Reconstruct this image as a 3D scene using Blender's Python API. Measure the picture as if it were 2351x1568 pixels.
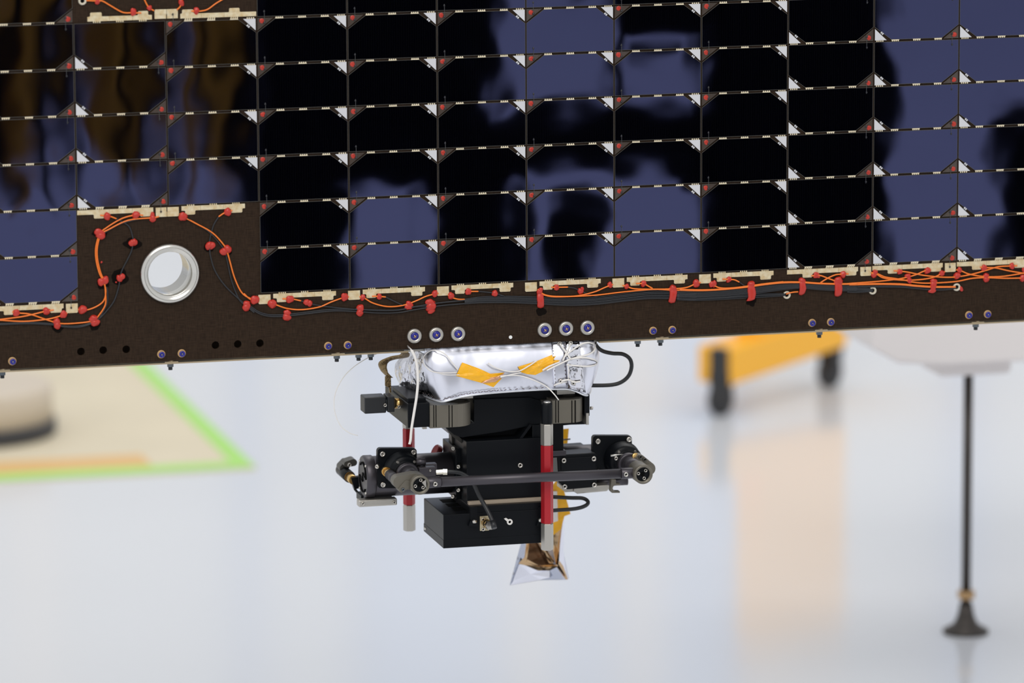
import bpy, bmesh, math, random
from mathutils import Vector, Matrix, noise
from mathutils.bvhtree import BVHTree
from mathutils.geometry import tessellate_polygon

# ------------------------------------------------------------------ camera, light, exposure
for o in list(bpy.data.objects):
    bpy.data.objects.remove(o, do_unlink=True)
SC = bpy.context.scene
COL = SC.collection
V = Vector
PI = math.pi
FW, FH, FPX = 2351, 1568, 12000.0
CAM_H = 1.34                                      # camera height above the floor
KB = CAM_H / 1.175                                # size of the things standing on it
CAM = V((-1.14440461, -4.45302011, CAM_H))
YAW, PIT, ROL = 0.24866412, 0.17596015, -0.00463698
PW, PH = 0.0808, 0.04069993                      # solar cell pitch
GZ = CAM_H - 0.64055718                          # height of the grid origin above the floor
_f = V((math.sin(YAW) * math.cos(PIT), math.cos(YAW) * math.cos(PIT), -math.sin(PIT)))
_r = V((math.cos(YAW), -math.sin(YAW), 0))
_u = _r.cross(_f)
CR = _r * math.cos(ROL) + _u * math.sin(ROL)
CU = -_r * math.sin(ROL) + _u * math.cos(ROL)
cam_data = bpy.data.cameras.new('camera')
cam = bpy.data.objects.new('camera', cam_data)
COL.objects.link(cam)
cam.matrix_world = Matrix(((CR.x, CU.x, -_f.x, CAM.x), (CR.y, CU.y, -_f.y, CAM.y), (CR.z, CU.z, -_f.z, CAM.z), (0, 0, 0, 1)))
cam_data.sensor_width = 36
cam_data.lens = FPX / FW * 36
cam_data.clip_start = 0.1
cam_data.clip_end = 60
cam_data.dof.use_dof = True
cam_data.dof.aperture_fstop = 4.6
SC.camera = cam

world = bpy.data.worlds.new('hall_light')
SC.world = world
world.use_nodes = True
bg = world.node_tree.nodes['Background']
bg.inputs[0].default_value = (0.95, 0.97, 1.0, 1)
bg.inputs[1].default_value = 0.78

def area(name, loc, size, sy, power, col, target):
    l = bpy.data.lights.new(name, 'AREA')
    l.shape = 'RECTANGLE'; l.size = size; l.size_y = sy; l.energy = power; l.color = col
    o = bpy.data.objects.new(name, l)
    COL.objects.link(o)
    o.location = loc
    o.rotation_euler = (V(target) - V(loc)).to_track_quat('-Z', 'Y').to_euler()
    return o
area('hall_lamp', (-1.5, -4.0, 5.0), 4.0, 3.0, 160, (1.0, 0.95, 0.88), (0.0, 0.0, 0.3))
area('hall_lamp', (2.0, 3.5, 5.0), 5.0, 3.0, 95, (1.0, 0.97, 0.93), (0.6, 3.0, 0.0))
SC.view_settings.view_transform = 'Standard'
SC.view_settings.look = 'None'
SC.view_settings.exposure = 0.0
SC.view_settings.gamma = 1.0
SC.view_settings.use_curve_mapping = False
SC.cycles.use_denoising = True
SC.cycles.max_bounces = 8
SC.cycles.caustics_reflective = False
SC.cycles.sample_clamp_indirect = 6.0

# ------------------------------------------------------------------ placing helpers
def ray(x, y):
    return _f + CR * ((x - FW / 2) / FPX) - CU * ((y - FH / 2) / FPX)
def at(x, y, Y=0.0):
    d = ray(x, y)
    return CAM + d * ((Y - CAM.y) / d.y)
def onfloor(x, y, z=0.0):
    d = ray(x, y)
    return CAM + d * ((z - CAM.z) / d.z)
def mir(x, y, Y):
    a = at(x, y, 0); d = ray(x, y)
    d = V((d.x, -d.y, d.z))
    return a + d * (Y / d.y)
MPP = 1 / 2590.0                                  # metres per pixel near the panel
cam_data.dof.focus_distance = (at(1150, 850, 0.0) - CAM).dot(_f)

# ------------------------------------------------------------------ materials
def mat(name, col, rough=0.5, metal=0.0, spec=0.5, ior=1.5, coat=0.0, coat_rough=0.05, bump=0.0, bscale=200.0,
        var=0.0, vscale=40.0, var_col=None, alpha=1.0, tint=None, stretch=None, trans=0.0, bdist=0.001, detail=3.0):
    m = bpy.data.materials.new(name)
    m.use_nodes = True
    nt = m.node_tree
    b = nt.nodes['Principled BSDF']
    b.inputs['Base Color'].default_value = (*col, 1)
    b.inputs['Roughness'].default_value = rough
    b.inputs['Metallic'].default_value = metal
    b.inputs['Specular IOR Level'].default_value = spec
    b.inputs['IOR'].default_value = ior
    b.inputs['Coat Weight'].default_value = coat
    b.inputs['Coat Roughness'].default_value = coat_rough
    if tint: b.inputs['Specular Tint'].default_value = (*tint, 1)
    if trans: b.inputs['Transmission Weight'].default_value = trans
    if alpha < 1: b.inputs['Alpha'].default_value = alpha
    if bump or var:
        g = nt.nodes.new('ShaderNodeNewGeometry')
        mp = nt.nodes.new('ShaderNodeMapping')
        if stretch: mp.inputs['Scale'].default_value = stretch
        nt.links.new(g.outputs['Position'], mp.inputs['Vector'])
    if var:
        n = nt.nodes.new('ShaderNodeTexNoise')
        n.inputs['Scale'].default_value = vscale
        n.inputs['Detail'].default_value = detail
        nt.links.new(mp.outputs[0], n.inputs['Vector'])
        r = nt.nodes.new('ShaderNodeValToRGB')
        r.color_ramp.elements[0].position = 0.5 - 0.25
        r.color_ramp.elements[1].position = 0.5 + 0.25
        c2 = var_col or tuple(c * (1 - var) for c in col)
        r.color_ramp.elements[0].color = (*c2, 1)
        r.color_ramp.elements[1].color = (*col, 1)
        nt.links.new(n.outputs['Fac'], r.inputs['Fac'])
        nt.links.new(r.outputs['Color'], b.inputs['Base Color'])
    if bump:
        n = nt.nodes.new('ShaderNodeTexNoise')
        n.inputs['Scale'].default_value = bscale
        n.inputs['Detail'].default_value = detail
        nt.links.new(mp.outputs[0], n.inputs['Vector'])
        bp = nt.nodes.new('ShaderNodeBump')
        bp.inputs['Strength'].default_value = bump
        bp.inputs['Distance'].default_value = bdist
        nt.links.new(n.outputs['Fac'], bp.inputs['Height'])
        nt.links.new(bp.outputs['Normal'], b.inputs['Normal'])
    return m

def cell_glass():
    m = bpy.data.materials.new('cell_glass')
    m.use_nodes = True
    nt = m.node_tree; b = nt.nodes['Principled BSDF']; L = nt.links.new
    b.inputs['Roughness'].default_value = 0.03
    b.inputs['IOR'].default_value = 2.25
    b.inputs['Specular Tint'].default_value = (0.42, 0.46, 1.0, 1)
    g = nt.nodes.new('ShaderNodeNewGeometry')
    s = nt.nodes.new('ShaderNodeSeparateXYZ'); L(g.outputs['Position'], s.inputs[0])
    k = nt.nodes.new('ShaderNodeMath'); k.operation = 'MULTIPLY'; k.inputs[1].default_value = 2 * PI / 0.0021
    L(s.outputs['X'], k.inputs[0])
    sn = nt.nodes.new('ShaderNodeMath'); sn.operation = 'SINE'; L(k.outputs[0], sn.inputs[0])
    r = nt.nodes.new('ShaderNodeValToRGB')          # contact fingers, fine vertical lines
    r.color_ramp.elements[0].position = 0.80; r.color_ramp.elements[0].color = (0.0002, 0.0002, 0.0004, 1)
    r.color_ramp.elements[1].position = 1.0; r.color_ramp.elements[1].color = (0.0018, 0.0018, 0.0026, 1)
    L(sn.outputs[0], r.inputs['Fac']); L(r.outputs['Color'], b.inputs['Base Color'])
    n = nt.nodes.new('ShaderNodeTexNoise'); n.inputs['Scale'].default_value = 16; n.inputs['Detail'].default_value = 1.0
    L(g.outputs['Position'], n.inputs['Vector'])
    bp = nt.nodes.new('ShaderNodeBump'); bp.inputs['Strength'].default_value = 1.0; bp.inputs['Distance'].default_value = 0.00036
    L(n.outputs['Fac'], bp.inputs['Height']); L(bp.outputs['Normal'], b.inputs['Normal'])
    return m

def board_mat():
    m = bpy.data.materials.new('brown_composite')
    m.use_nodes = True
    nt = m.node_tree; b = nt.nodes['Principled BSDF']; L = nt.links.new
    b.inputs['Roughness'].default_value = 0.5
    b.inputs['Specular IOR Level'].default_value = 0.10
    g = nt.nodes.new('ShaderNodeNewGeometry')
    cols = []
    for sc in ((110, 1, 1300), (1300, 1, 110)):
        mp = nt.nodes.new('ShaderNodeMapping'); mp.inputs['Scale'].default_value = sc
        L(g.outputs['Position'], mp.inputs['Vector'])
        n = nt.nodes.new('ShaderNodeTexNoise'); n.inputs['Scale'].default_value = 1.0; n.inputs['Detail'].default_value = 2
        L(mp.outputs[0], n.inputs['Vector']); cols.append(n)
    a = nt.nodes.new('ShaderNodeMath'); a.operation = 'ADD'
    L(cols[0].outputs['Fac'], a.inputs[0]); L(cols[1].outputs['Fac'], a.inputs[1])
    r = nt.nodes.new('ShaderNodeValToRGB')
    r.color_ramp.elements[0].position = 0.36; r.color_ramp.elements[0].color = (0.018, 0.0105, 0.006, 1)
    r.color_ramp.elements[1].position = 0.64; r.color_ramp.elements[1].color = (0.037, 0.022, 0.013, 1)
    h = nt.nodes.new('ShaderNodeMath'); h.operation = 'MULTIPLY'; h.inputs[1].default_value = 0.5
    L(a.outputs[0], h.inputs[0]); L(h.outputs[0], r.inputs['Fac']); L(r.outputs['Color'], b.inputs['Base Color'])
    bp = nt.nodes.new('ShaderNodeBump'); bp.inputs['Strength'].default_value = 0.5; bp.inputs['Distance'].default_value = 0.0003
    L(a.outputs[0], bp.inputs['Height']); L(bp.outputs['Normal'], b.inputs['Normal'])
    return m

M = {
    'board': board_mat(), 'glass': cell_glass(),
    'cell_edge': mat('cell_edge', (0.10, 0.095, 0.085), 0.35, 0.3),
    'underlay': mat('brown_underlay', (0.052, 0.034, 0.024), 0.35, coat=0.6, coat_rough=0.03),
    'diode': mat('grey_diode', (0.62, 0.62, 0.64), 0.35, coat=0.4, coat_rough=0.04),
    'bead': mat('dark_bead', (0.02, 0.02, 0.022), 0.4),
    'lead': mat('grey_lead', (0.13, 0.13, 0.13), 0.4, 0.5),
    'red': mat('red_silicone', (0.50, 0.028, 0.016), 0.32, bump=0.25, bscale=260, bdist=0.001),
    'red_dot': mat('red_dot', (0.50, 0.035, 0.018), 0.25, var=0.3, vscale=500),
    'solder': mat('cream_solder', (0.78, 0.70, 0.50), 0.38, 0.25, var=0.5, vscale=260, var_col=(0.62, 0.45, 0.22), bump=0.5, bscale=300, bdist=0.0006),
    'comb': mat('cream_comb', (0.80, 0.70, 0.50), 0.4, 0.2),
    'comb_joint': mat('brown_joint', (0.35, 0.24, 0.11), 0.5),
    'orange': mat('orange_wire', (0.85, 0.19, 0.020), 0.3),
    'blackwire': mat('black_wire', (0.018, 0.019, 0.022), 0.3),
    'steel': mat('steel', (0.62, 0.59, 0.54), 0.28, 1.0),
    'alu': mat('aluminium', (0.68, 0.66, 0.61), 0.19, 1.0),
    'alu_satin': mat('satin_aluminium', (0.52, 0.495, 0.45), 0.36, 0.85, bump=0.15, bscale=400, bdist=0.0004),
    'blue': mat('blue_lacquer', (0.02, 0.022, 0.30), 0.25, var=0.4, vscale=600),
    'tan': mat('tan_washer', (0.48, 0.30, 0.14), 0.4, 0.3),
    'tan_edge': mat('tan_edge', (0.70, 0.55, 0.34), 0.45),
    'bolt': mat('grey_bolt', (0.13, 0.15, 0.17), 0.35, 0.7),
    'black': mat('black_anodised', (0.004, 0.005, 0.0068), 0.36, spec=0.17, bump=0.06, bscale=900, bdist=0.0003),
    'satin': mat('satin_black_tube', (0.070, 0.064, 0.074), 0.36, 0.6, spec=0.6),
    'grey': mat('grey_anodised', (0.17, 0.155, 0.125), 0.42, 0.5),
    'midgrey': mat('dark_grey_anodised', (0.075, 0.07, 0.06), 0.4, 0.3),
    'hole': mat('recess_shade', (0.002, 0.002, 0.002), 0.8, spec=0.1),  # shade inside holes, slots and grooves, put in as black
    'brass': mat('brass', (0.72, 0.47, 0.18), 0.25, 1.0),
    'foil': mat('silver_foil', (0.89, 0.90, 0.99), 0.33, 1.0, bump=0.35, bscale=24, bdist=0.003, detail=3),
    'foil_gold': mat('gold_foil', (0.62, 0.43, 0.25), 0.10, 1.0, bump=0.5, bscale=22, bdist=0.004),
    'amber': mat('amber_tape', (1.0, 0.50, 0.012), 0.25, bump=0.5, bscale=160, bdist=0.0015, var=0.15, vscale=140),
    'cord': mat('white_cord', (0.82, 0.79, 0.75), 0.55),
    'stitch': mat('grey_thread', (0.13, 0.10, 0.10), 0.7),
    'braid': mat('braided_copper', (0.30, 0.21, 0.10), 0.38, 0.7, bump=0.9, bscale=420, bdist=0.0015),
    'redpaint': mat('red_anodised', (0.42, 0.013, 0.021), 0.3, 0.2),
    'reddark': mat('dark_red_plastic', (0.25, 0.02, 0.02), 0.3),
    'rubber': mat('black_rubber', (0.013, 0.014, 0.016), 0.42),
    'stain': mat('dark_primer', (0.006, 0.004, 0.003), 0.6, spec=0.05),
}

# ------------------------------------------------------------------ mesh builder
class MB:
    def __init__(s):
        s.v = []; s.f = []; s.m = []; s.s = []
    def add(s, verts, faces, mi=0, smooth=False):
        n = len(s.v)
        s.v += [V(v) for v in verts]
        for f in faces:
            s.f.append([i + n for i in f]); s.m.append(mi); s.s.append(smooth)
        return s
    def box(s, a, b, mi=0):
        x0, x1 = sorted((a[0], b[0])); y0, y1 = sorted((a[1], b[1])); z0, z1 = sorted((a[2], b[2]))
        vs = [(x0, y0, z0), (x1, y0, z0), (x1, y1, z0), (x0, y1, z0), (x0, y0, z1), (x1, y0, z1), (x1, y1, z1), (x0, y1, z1)]
        return s.add(vs, [(0, 3, 2, 1), (4, 5, 6, 7), (0, 1, 5, 4), (1, 2, 6, 5), (2, 3, 7, 6), (3, 0, 4, 7)], mi)
    def lathe(s, o, d, prof, n=24, mi=0, smooth=True, closed=False, phase=0.0, caps=True):
        o = V(o); d = V(d).normalized()
        u = d.cross(V((0, 0, 1)) if abs(d.z) < 0.9 else V((1, 0, 0))).normalized(); w = d.cross(u)
        k = len(prof)
        vs = []
        for (r, t) in prof:
            for i in range(n):
                a = 2 * PI * i / n + phase
                vs.append(o + d * t + (u * math.cos(a) + w * math.sin(a)) * r)
        fs = []
        rng = range(k if closed else k - 1)
        for j in rng:
            j2 = (j + 1) % k
            for i in range(n):
                i2 = (i + 1) % n
                fs.append((j * n + i, j * n + i2, j2 * n + i2, j2 * n + i))
        s.add(vs, fs, mi, smooth)
        if caps and not closed:
            base = len(s.v) - len(vs)
            s.f.append([base + i for i in range(n)][::-1]); s.m.append(mi); s.s.append(False)
            s.f.append([base + (k - 1) * n + i for i in range(n)]); s.m.append(mi); s.s.append(False)
        return s
    def cyl(s, a, b, r, r2=None, n=20, mi=0, smooth=True, bev=0.0, phase=0.0):
        a = V(a); b = V(b); L = (b - a).length; r2 = r if r2 is None else r2
        if bev: prof = [(r - bev, 0), (r, bev), (r2, L - bev), (r2 - bev, L)]
        else: prof = [(r, 0), (r2, L)]
        return s.lathe(a, b - a, prof, n, mi, smooth, phase=phase)
    def tube(s, pts, r, n=8, mi=0, flat=1.0, up=None):
        pts = [V(p) for p in pts]
        k = len(pts); vs = []
        prev = None
        for i, p in enumerate(pts):
            t = (pts[min(i + 1, k - 1)] - pts[max(i - 1, 0)]).normalized()
            ref = V(up) if up else (prev if prev else V((0.13, -1, 0.21)))
            a = (ref - t * ref.dot(t))
            a = a.normalized() if a.length > 1e-6 else t.orthogonal().normalized()
            b = t.cross(a); prev = a
            for j in range(n):
                q = 2 * PI * j / n
                vs.append(p + a * (math.cos(q) * r * flat) + b * (math.sin(q) * r))
        fs = [(i * n + j, i * n + (j + 1) % n, (i + 1) * n + (j + 1) % n, (i + 1) * n + j) for i in range(k - 1) for j in range(n)]
        fs += [tuple(range(n))[::-1], tuple((k - 1) * n + j for j in range(n))]
        return s.add(vs, fs, mi, True)
    def prism(s, poly, vec, mi=0, holes=()):
        """polygon (3D points, planar) pushed along vec; holes are inner loops"""
        vec = V(vec)
        loops = [[V(p) for p in poly]] + [[V(p) for p in h] for h in holes]
        flat = [p for l in loops for p in l]
        n = len(flat)
        if len(loops) == 1:
            tris = [tuple(range(n))]
            if n > 4 or True:
                tris = [tuple(t) for t in tessellate_polygon(loops)]
        else:
            tris = [tuple(t) for t in tessellate_polygon(loops)]
        fs = list(tris) + [tuple(i + n for i in t[::-1]) for t in tris]
        k = 0
        for l in loops:
            c = len(l)
            for i in range(c):
                j = (i + 1) % c
                fs.append((k + i, k + j, n + k + j, n + k + i))
            k += c
        s.add(flat + [p + vec for p in flat], fs, mi)
        return s
    def blob(s, c, r, seed=0, amp=0.15, nu=10, nv=7, mi=0):
        c = V(c); vs = []; fs = []
        for j in range(nv + 1):
            th = PI * j / nv
            for i in range(nu):
                ph = 2 * PI * i / nu
                d = V((math.sin(th) * math.cos(ph), math.sin(th) * math.sin(ph), math.cos(th)))
                k = 1 + amp * noise.noise(d * 1.15 + V((seed * 3.1, seed * 1.7, seed)))
                vs.append(c + V((d.x * r[0] * k, d.y * r[1] * k, d.z * r[2] * k)))
        for j in range(nv):
            for i in range(nu):
                fs.append((j * nu + i, (j + 1) * nu + i, (j + 1) * nu + (i + 1) % nu, j * nu + (i + 1) % nu))
        return s.add(vs, fs, mi, True)
    def mesh(s, name, mats, off=V((0, 0, 0))):
        me = bpy.data.meshes.new(name)
        me.from_pydata([tuple(v - off) for v in s.v], [], s.f)
        for m_ in (mats if isinstance(mats, (list, tuple)) else [mats]):
            me.materials.append(m_)
        me.polygons.foreach_set('material_index', s.m)
        me.polygons.foreach_set('use_smooth', s.s)
        me.update()
        bm = bmesh.new(); bm.from_mesh(me)
        bmesh.ops.recalc_face_normals(bm, faces=bm.faces)
        bm.to_mesh(me); bm.free()
        return me

def wpos(o):
    p = V((0, 0, 0))
    while o:
        p += o.location; o = o.parent
    return p
def link(name, me, parent=None, loc=None):
    o = bpy.data.objects.new(name, me)
    COL.objects.link(o)
    if parent: o.parent = parent
    if loc is not None: o.location = loc
    return o
def part(name, mb, mats, parent=None, bevel=0.0, label=None, origin=None):
    """build world-space geometry as one mesh under parent (its origin stays at the parent's unless given)"""
    base = wpos(parent) if parent else V((0, 0, 0))
    org = V(origin) if origin is not None else (base if parent else sum(mb.v, V((0, 0, 0))) / max(1, len(mb.v)))
    o = link(name, mb.mesh(name, mats, org), parent, org - base)
    if bevel:
        b = o.modifiers.new('bevel', 'BEVEL'); b.width = bevel; b.segments = 2; b.limit_method = 'ANGLE'; b.angle_limit = 0.7
    if label: o['label'] = label
    return o
def thing(name, label, cat, loc, group=None):
    o = bpy.data.objects.new(name, None)
    COL.objects.link(o)
    o.empty_display_size = 0.02
    o.location = loc; o['label'] = label; o['category'] = cat
    if group: o['group'] = group
    return o
def tag(o, label, cat, group=None):
    o['label'] = label; o['category'] = cat
    if group: o['group'] = group
    return o
def smooth_path(pts, sub=6):
    pts = [V(p) for p in pts]
    out = []
    n = len(pts)
    for i in range(n - 1):
        p0, p1, p2, p3 = pts[max(i - 1, 0)], pts[i], pts[i + 1], pts[min(i + 2, n - 1)]
        for k in range(sub):
            t = k / sub
            out.append(0.5 * ((2 * p1) + (p2 - p0) * t + (2 * p0 - 5 * p1 + 4 * p2 - p3) * t * t + (3 * p1 - p0 - 3 * p2 + p3) * t ** 3))
    out.append(pts[-1])
    return out
def pxpoly(pts, Y):
    return [at(x, y, Y) for (x, y) in pts]
def pbox(mb, x1, y1, x2, y2, Y, depth, mi=0):
    a = at(x1, y1, Y); b = at(x2, y2, Y)
    return mb.box((a.x, Y, b.z), (b.x, Y + depth, a.z), mi)
def circ(c, r, n=24, ph=0.0):
    return [(c[0] + r * math.cos(2 * PI * i / n + ph), c[1] + r * math.sin(2 * PI * i / n + ph)) for i in range(n)]
def zc(pts, s, ox, oy):
    return [(x / s + ox, y / s + oy) for (x, y) in pts]

# ------------------------------------------------------------------ the hall: floor, far wall
def floor_mat():
    m = mat('white_epoxy_floor', (0.69, 0.71, 0.75), 0.13, ior=1.5, var=0.05, vscale=1.1, bump=0.10, bscale=9, bdist=0.002)
    return m
fl = MB().add([(-9, -9, 0), (10, -9, 0), (10, 9.6, 0), (-9, 9.6, 0)], [(0, 1, 2, 3)])
fo = part('floor', fl, floor_mat(), origin=(0, 0, 0)); fo['kind'] = 'structure'
wl = MB().box((-9, 9.5, 0), (10, 9.7, 5.5))
wo = part('wall_back', wl, mat('white_wall', (0.80, 0.80, 0.79), 0.6, var=0.04, vscale=0.7)); wo['kind'] = 'structure'
streak_mat = mat('cream_streak_strip', (0.90, 0.825, 0.745), 0.6)  # strips added on the unseen wall for cream streaks reflected in the floor
for n_, (px, w) in enumerate(((80, 0.05), (1212, 0.060), (1468, 0.060), (1750, 0.040))):
    d = ray(px, 1450); p = CAM + d * ((9.45 - CAM.y) / d.y)
    o = part('reflection_strip_%d' % (n_ + 1), MB().box((p.x - w, 9.43, 0), (p.x + w, 9.5, 5.5)), streak_mat); o['kind'] = 'structure'
blu = mat('blue_streak_strip', (0.45, 0.55, 0.78), 0.5)  # added wall strips that reflect as bluish streaks in the floor
for n_, (px, w) in enumerate(((575, 0.02), (850, 0.02), (2217, .03))):
    d = ray(px, 1450); p = CAM + d * ((9.45 - CAM.y) / d.y)
    o = part('reflection_strip_%d' % (n_ + 11), MB().box((p.x - w, 9.44, 0), (p.x + w, 9.5, 5.5)), blu); o['kind'] = 'structure'

d0, d1 = ray(860, 1450), ray(1700, 1450)
p0 = CAM + d0 * ((9.46 - CAM.y) / d0.y); p1 = CAM + d1 * ((9.46 - CAM.y) / d1.y)
o = part('reflection_strip_21', MB().box((p0.x, 9.46, 0), (p1.x, 9.5, 5.5)), mat('blue_reflection_panel', (0.56, 0.66, 0.86), 0.6)); o['kind'] = 'structure'  # panel added out of view to tint the floor's reflection bluish

# ------------------------------------------------------------------ the solar panel
BB = CAM_H - 0.8192                                        # lower edge of the board
panel = thing('solar_panel', 'dark solar array panel of glossy black cells on a brown board', 'solar panel', (0, 0, BB))
def gx(i): return (i - 5) * PW
def gz(j): return GZ - (j - 3) * PH
big_c = at(390, 628, 0)
hole_px = [(186, 807), (237, 804), (290, 802), (495, 792.5), (546, 790), (597, 788)]
def ring3(c, r, n=32, Y=0.0):
    return [V((c.x + r * math.cos(2 * PI * k / n), Y, c.z + r * math.sin(2 * PI * k / n))) for k in range(n)]
X0, X1, ZT = gx(-2.05), gx(12.6), gz(-3.2)
outer = [V((X0, 0, BB)), V((X1, 0, BB)), V((X1, 0, ZT)), V((X0, 0, ZT))]
holes = [ring3(big_c, 0.0255)] + [ring3(at(x, y, 0), 9 * MPP, 16) for (x, y) in hole_px]
part('front_sheet', MB().prism(outer, (0, 0.0022, 0), 0, holes), M['board'], panel)
part('back_sheet', MB().prism([p + V((0, 0.042, 0)) for p in outer], (0, 0.0022, 0), 0, [[p + V((0, 0.042, 0)) for p in ring3(big_c, 0.0255)]]), M['board'], panel)
a = at(938, 805, 0.012); b = at(1376, 788, 0.012)
pz = BB - 0.0038
part('closing_plate', MB().box((X0, 0.012, pz - 0.0013), (a.x, 0.046, pz)).box((b.x, 0.012, pz - 0.0013), (X1, 0.046, pz)), M['tan_edge'], panel)
c = at(1402, 786, 0.006)
part('mounting_plate', MB().prism([V((a.x - .004, 0.013, pz - .001)), V((b.x - .006, 0.013, pz - .001)), V((b.x + .004, 0.021, pz - .001)), V((b.x + .004, 0.1, pz - .001)), V((a.x - .004, 0.1, pz - .001))], (0, 0, 0.0018)), M['alu_satin'], panel)
# bright bushing through the board
tr = 0.0195
part('bushing', MB().lathe(big_c + V((0, 0.0, 0)), (0, -1, 0), [(tr, -0.0445), (tr, 0.001), (0.0203, 0.0018), (0.0212, 0.0014), (0.0222, 0.0036), (0.0243, 0.0036), (0.0268, 0.0012), (0.0268, -0.0002), (0.0252, -0.0002), (0.0252, -0.0445)], 64, closed=True), M['alu'], panel)

# cells
def mm(u, v, y=0.0): return V((u * 0.001, -y * 0.001, v * 0.001))
hexo = [(-39.9, -7.2), (-24.0, -18.9), (24.0, -18.9), (39.9, -7.2), (39.9, 19.9), (-39.9, 19.9)]
def inset(poly, d):
    out = []; n = len(poly)
    for i in range(n):
        p0, p1, p2 = V(poly[i - 1]), V(poly[i]), V(poly[(i + 1) % n])
        e1 = (p1 - p0).normalized(); e2 = (p2 - p1).normalized()
        n1 = V((-e1.y, e1.x)); n2 = V((-e2.y, e2.x))
        k = d / (1 + n1.dot(n2))
        q = p1 + (n1 + n2) * k
        out.append((q.x, q.y))
    return out
cm = MB()
cm.prism([mm(u, v, 0.15) for u, v in hexo], mm(0, 0, 0.45), 1)
hi = inset(hexo, 0.28)
cm.add([mm(u, v, 0.62) for u, v in hi], [tuple(range(6))], 0)
me_cell = cm.mesh('solar_cell', [M['glass'], M['cell_edge']])
me_under = MB().prism([mm(25.5, -19.6, 0.1), mm(39.8, -19.6, 0.1), mm(39.8, -8.6, 0.1)], mm(0, 0, 0.3)).mesh('corner_underlay', M['underlay'])
me_line = MB().tube([mm(27.5, -19.2, 0.45), mm(39.2, -19.2, 0.45), mm(39.2, -9.8, 0.45), mm(27.5, -19.2, 0.45)], 0.00016, 4).mesh('corner_outline', M['cell_edge'])
dm = MB().prism([mm(-39.4, -19.2, 0.1), mm(-28.4, -19.2, 0.1), mm(-39.4, -8.9, 0.1)], mm(0, 0, 0.35))
dx, dy = 0.73, -0.683
for k in (-0.85, 0.85):                              # the two white marks on its long edge
    cx, cy = -33.6 + k * dx + 0.85, -13.7 + k * dy + 0.85
    q = [(cx + a_ * dx * .62 + b_ * .683 * .85, cy + a_ * dy * .62 + b_ * .73 * .85) for a_, b_ in ((-1, -1), (1, -1), (1, 1), (-1, 1))]
    dm.prism([mm(u, v, 0.5) for u, v in q], mm(0, 0, 0.15))
for k in range(4):
    u = -37.6 + k * 1.85
    dm.prism([mm(u - .6, -19.3, .5), mm(u + .6, -19.3, .5), mm(u + .45, -20.5, .5), mm(u - .45, -20.5, .5)], mm(0, 0, 0.2), 1)
me_diode = dm.mesh('corner_diode', [M['diode'], M['comb']])
tm = MB()
tm.prism([mm(-3.7, -18.85, .7), mm(3.7, -18.85, .7), mm(3.5, -19.45, .7), mm(-3.5, -19.45, .7)], mm(0, 0, .25))
for k in range(4):
    u = -2.72 + k * 1.81
    tm.prism([mm(u - .66, -19.4, .7), mm(u + .66, -19.4, .7), mm(u + .5, -20.5, .7), mm(u - .5, -20.5, .7)], mm(0, 0, .25))
me_comb = tm.mesh('interconnect_tab', M['comb'])
me_dot = [MB().blob(mm(36.0, -16.7, 0.45), (0.0022, 0.0005, 0.0023), s_, 0.25, 12, 6).mesh('adhesive_dot', M['red_dot']) for s_ in range(4)]
lm = MB().tube([mm(33.6, -13.6, .8), mm(33.6, -17, 1.0), mm(33.6, -23, .95), mm(33.6, -26.6, .8)], 0.00017, 5)
me_lead = lm.mesh('lead_wire', M['lead'])
me_bead = MB().blob(mm(33.6, -15.4, .9), (0.0010, 0.0008, 0.0010), 2, 0.3, 8, 6).blob(mm(33.7, -25.2, .8), (0.0009, 0.0007, 0.0009), 5, 0.3, 8, 6).mesh('lead_bead', M['bead'])
rnd = random.Random(11)
def cell(i, j, kind):
    """cell between grid lines i..i+1, j..j+1; kind U has its cut corners below, D above"""
    o = link('solar_cell', me_cell, panel, V((gx(i) + PW / 2, -0.0006, gz(j) - PH / 2)) - panel.location)
    o.rotation_euler = (rnd.gauss(0, 0.0011), (PI if kind == 'D' else 0.0), rnd.gauss(0, 0.0011))
    def sub(n, me, loc=(0, 0, 0)):
        return link(n, me, o, V(loc))
    sub('corner_underlay', me_under); sub('corner_outline', me_line); sub('corner_diode', me_diode)
    for u in (-20.3, 0, 20.3): sub('interconnect_tab', me_comb, (u * .001, 0, 0))
    d = sub('adhesive_dot', me_dot[rnd.randrange(4)])
    d.location = (rnd.gauss(0, .00025), 0, rnd.gauss(0, .0003))
    sub('lead_wire', me_lead); sub('lead_bead', me_bead)
for i in range(-2, 12):
    kind = 'D' if 1 <= i <= 7 else 'U'
    for j in range(-1, 6 if True else 6):
        if i in (0, 1) and (j < 0 or j > 3): continue
        cell(i, j, kind)
me_r = None
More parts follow.
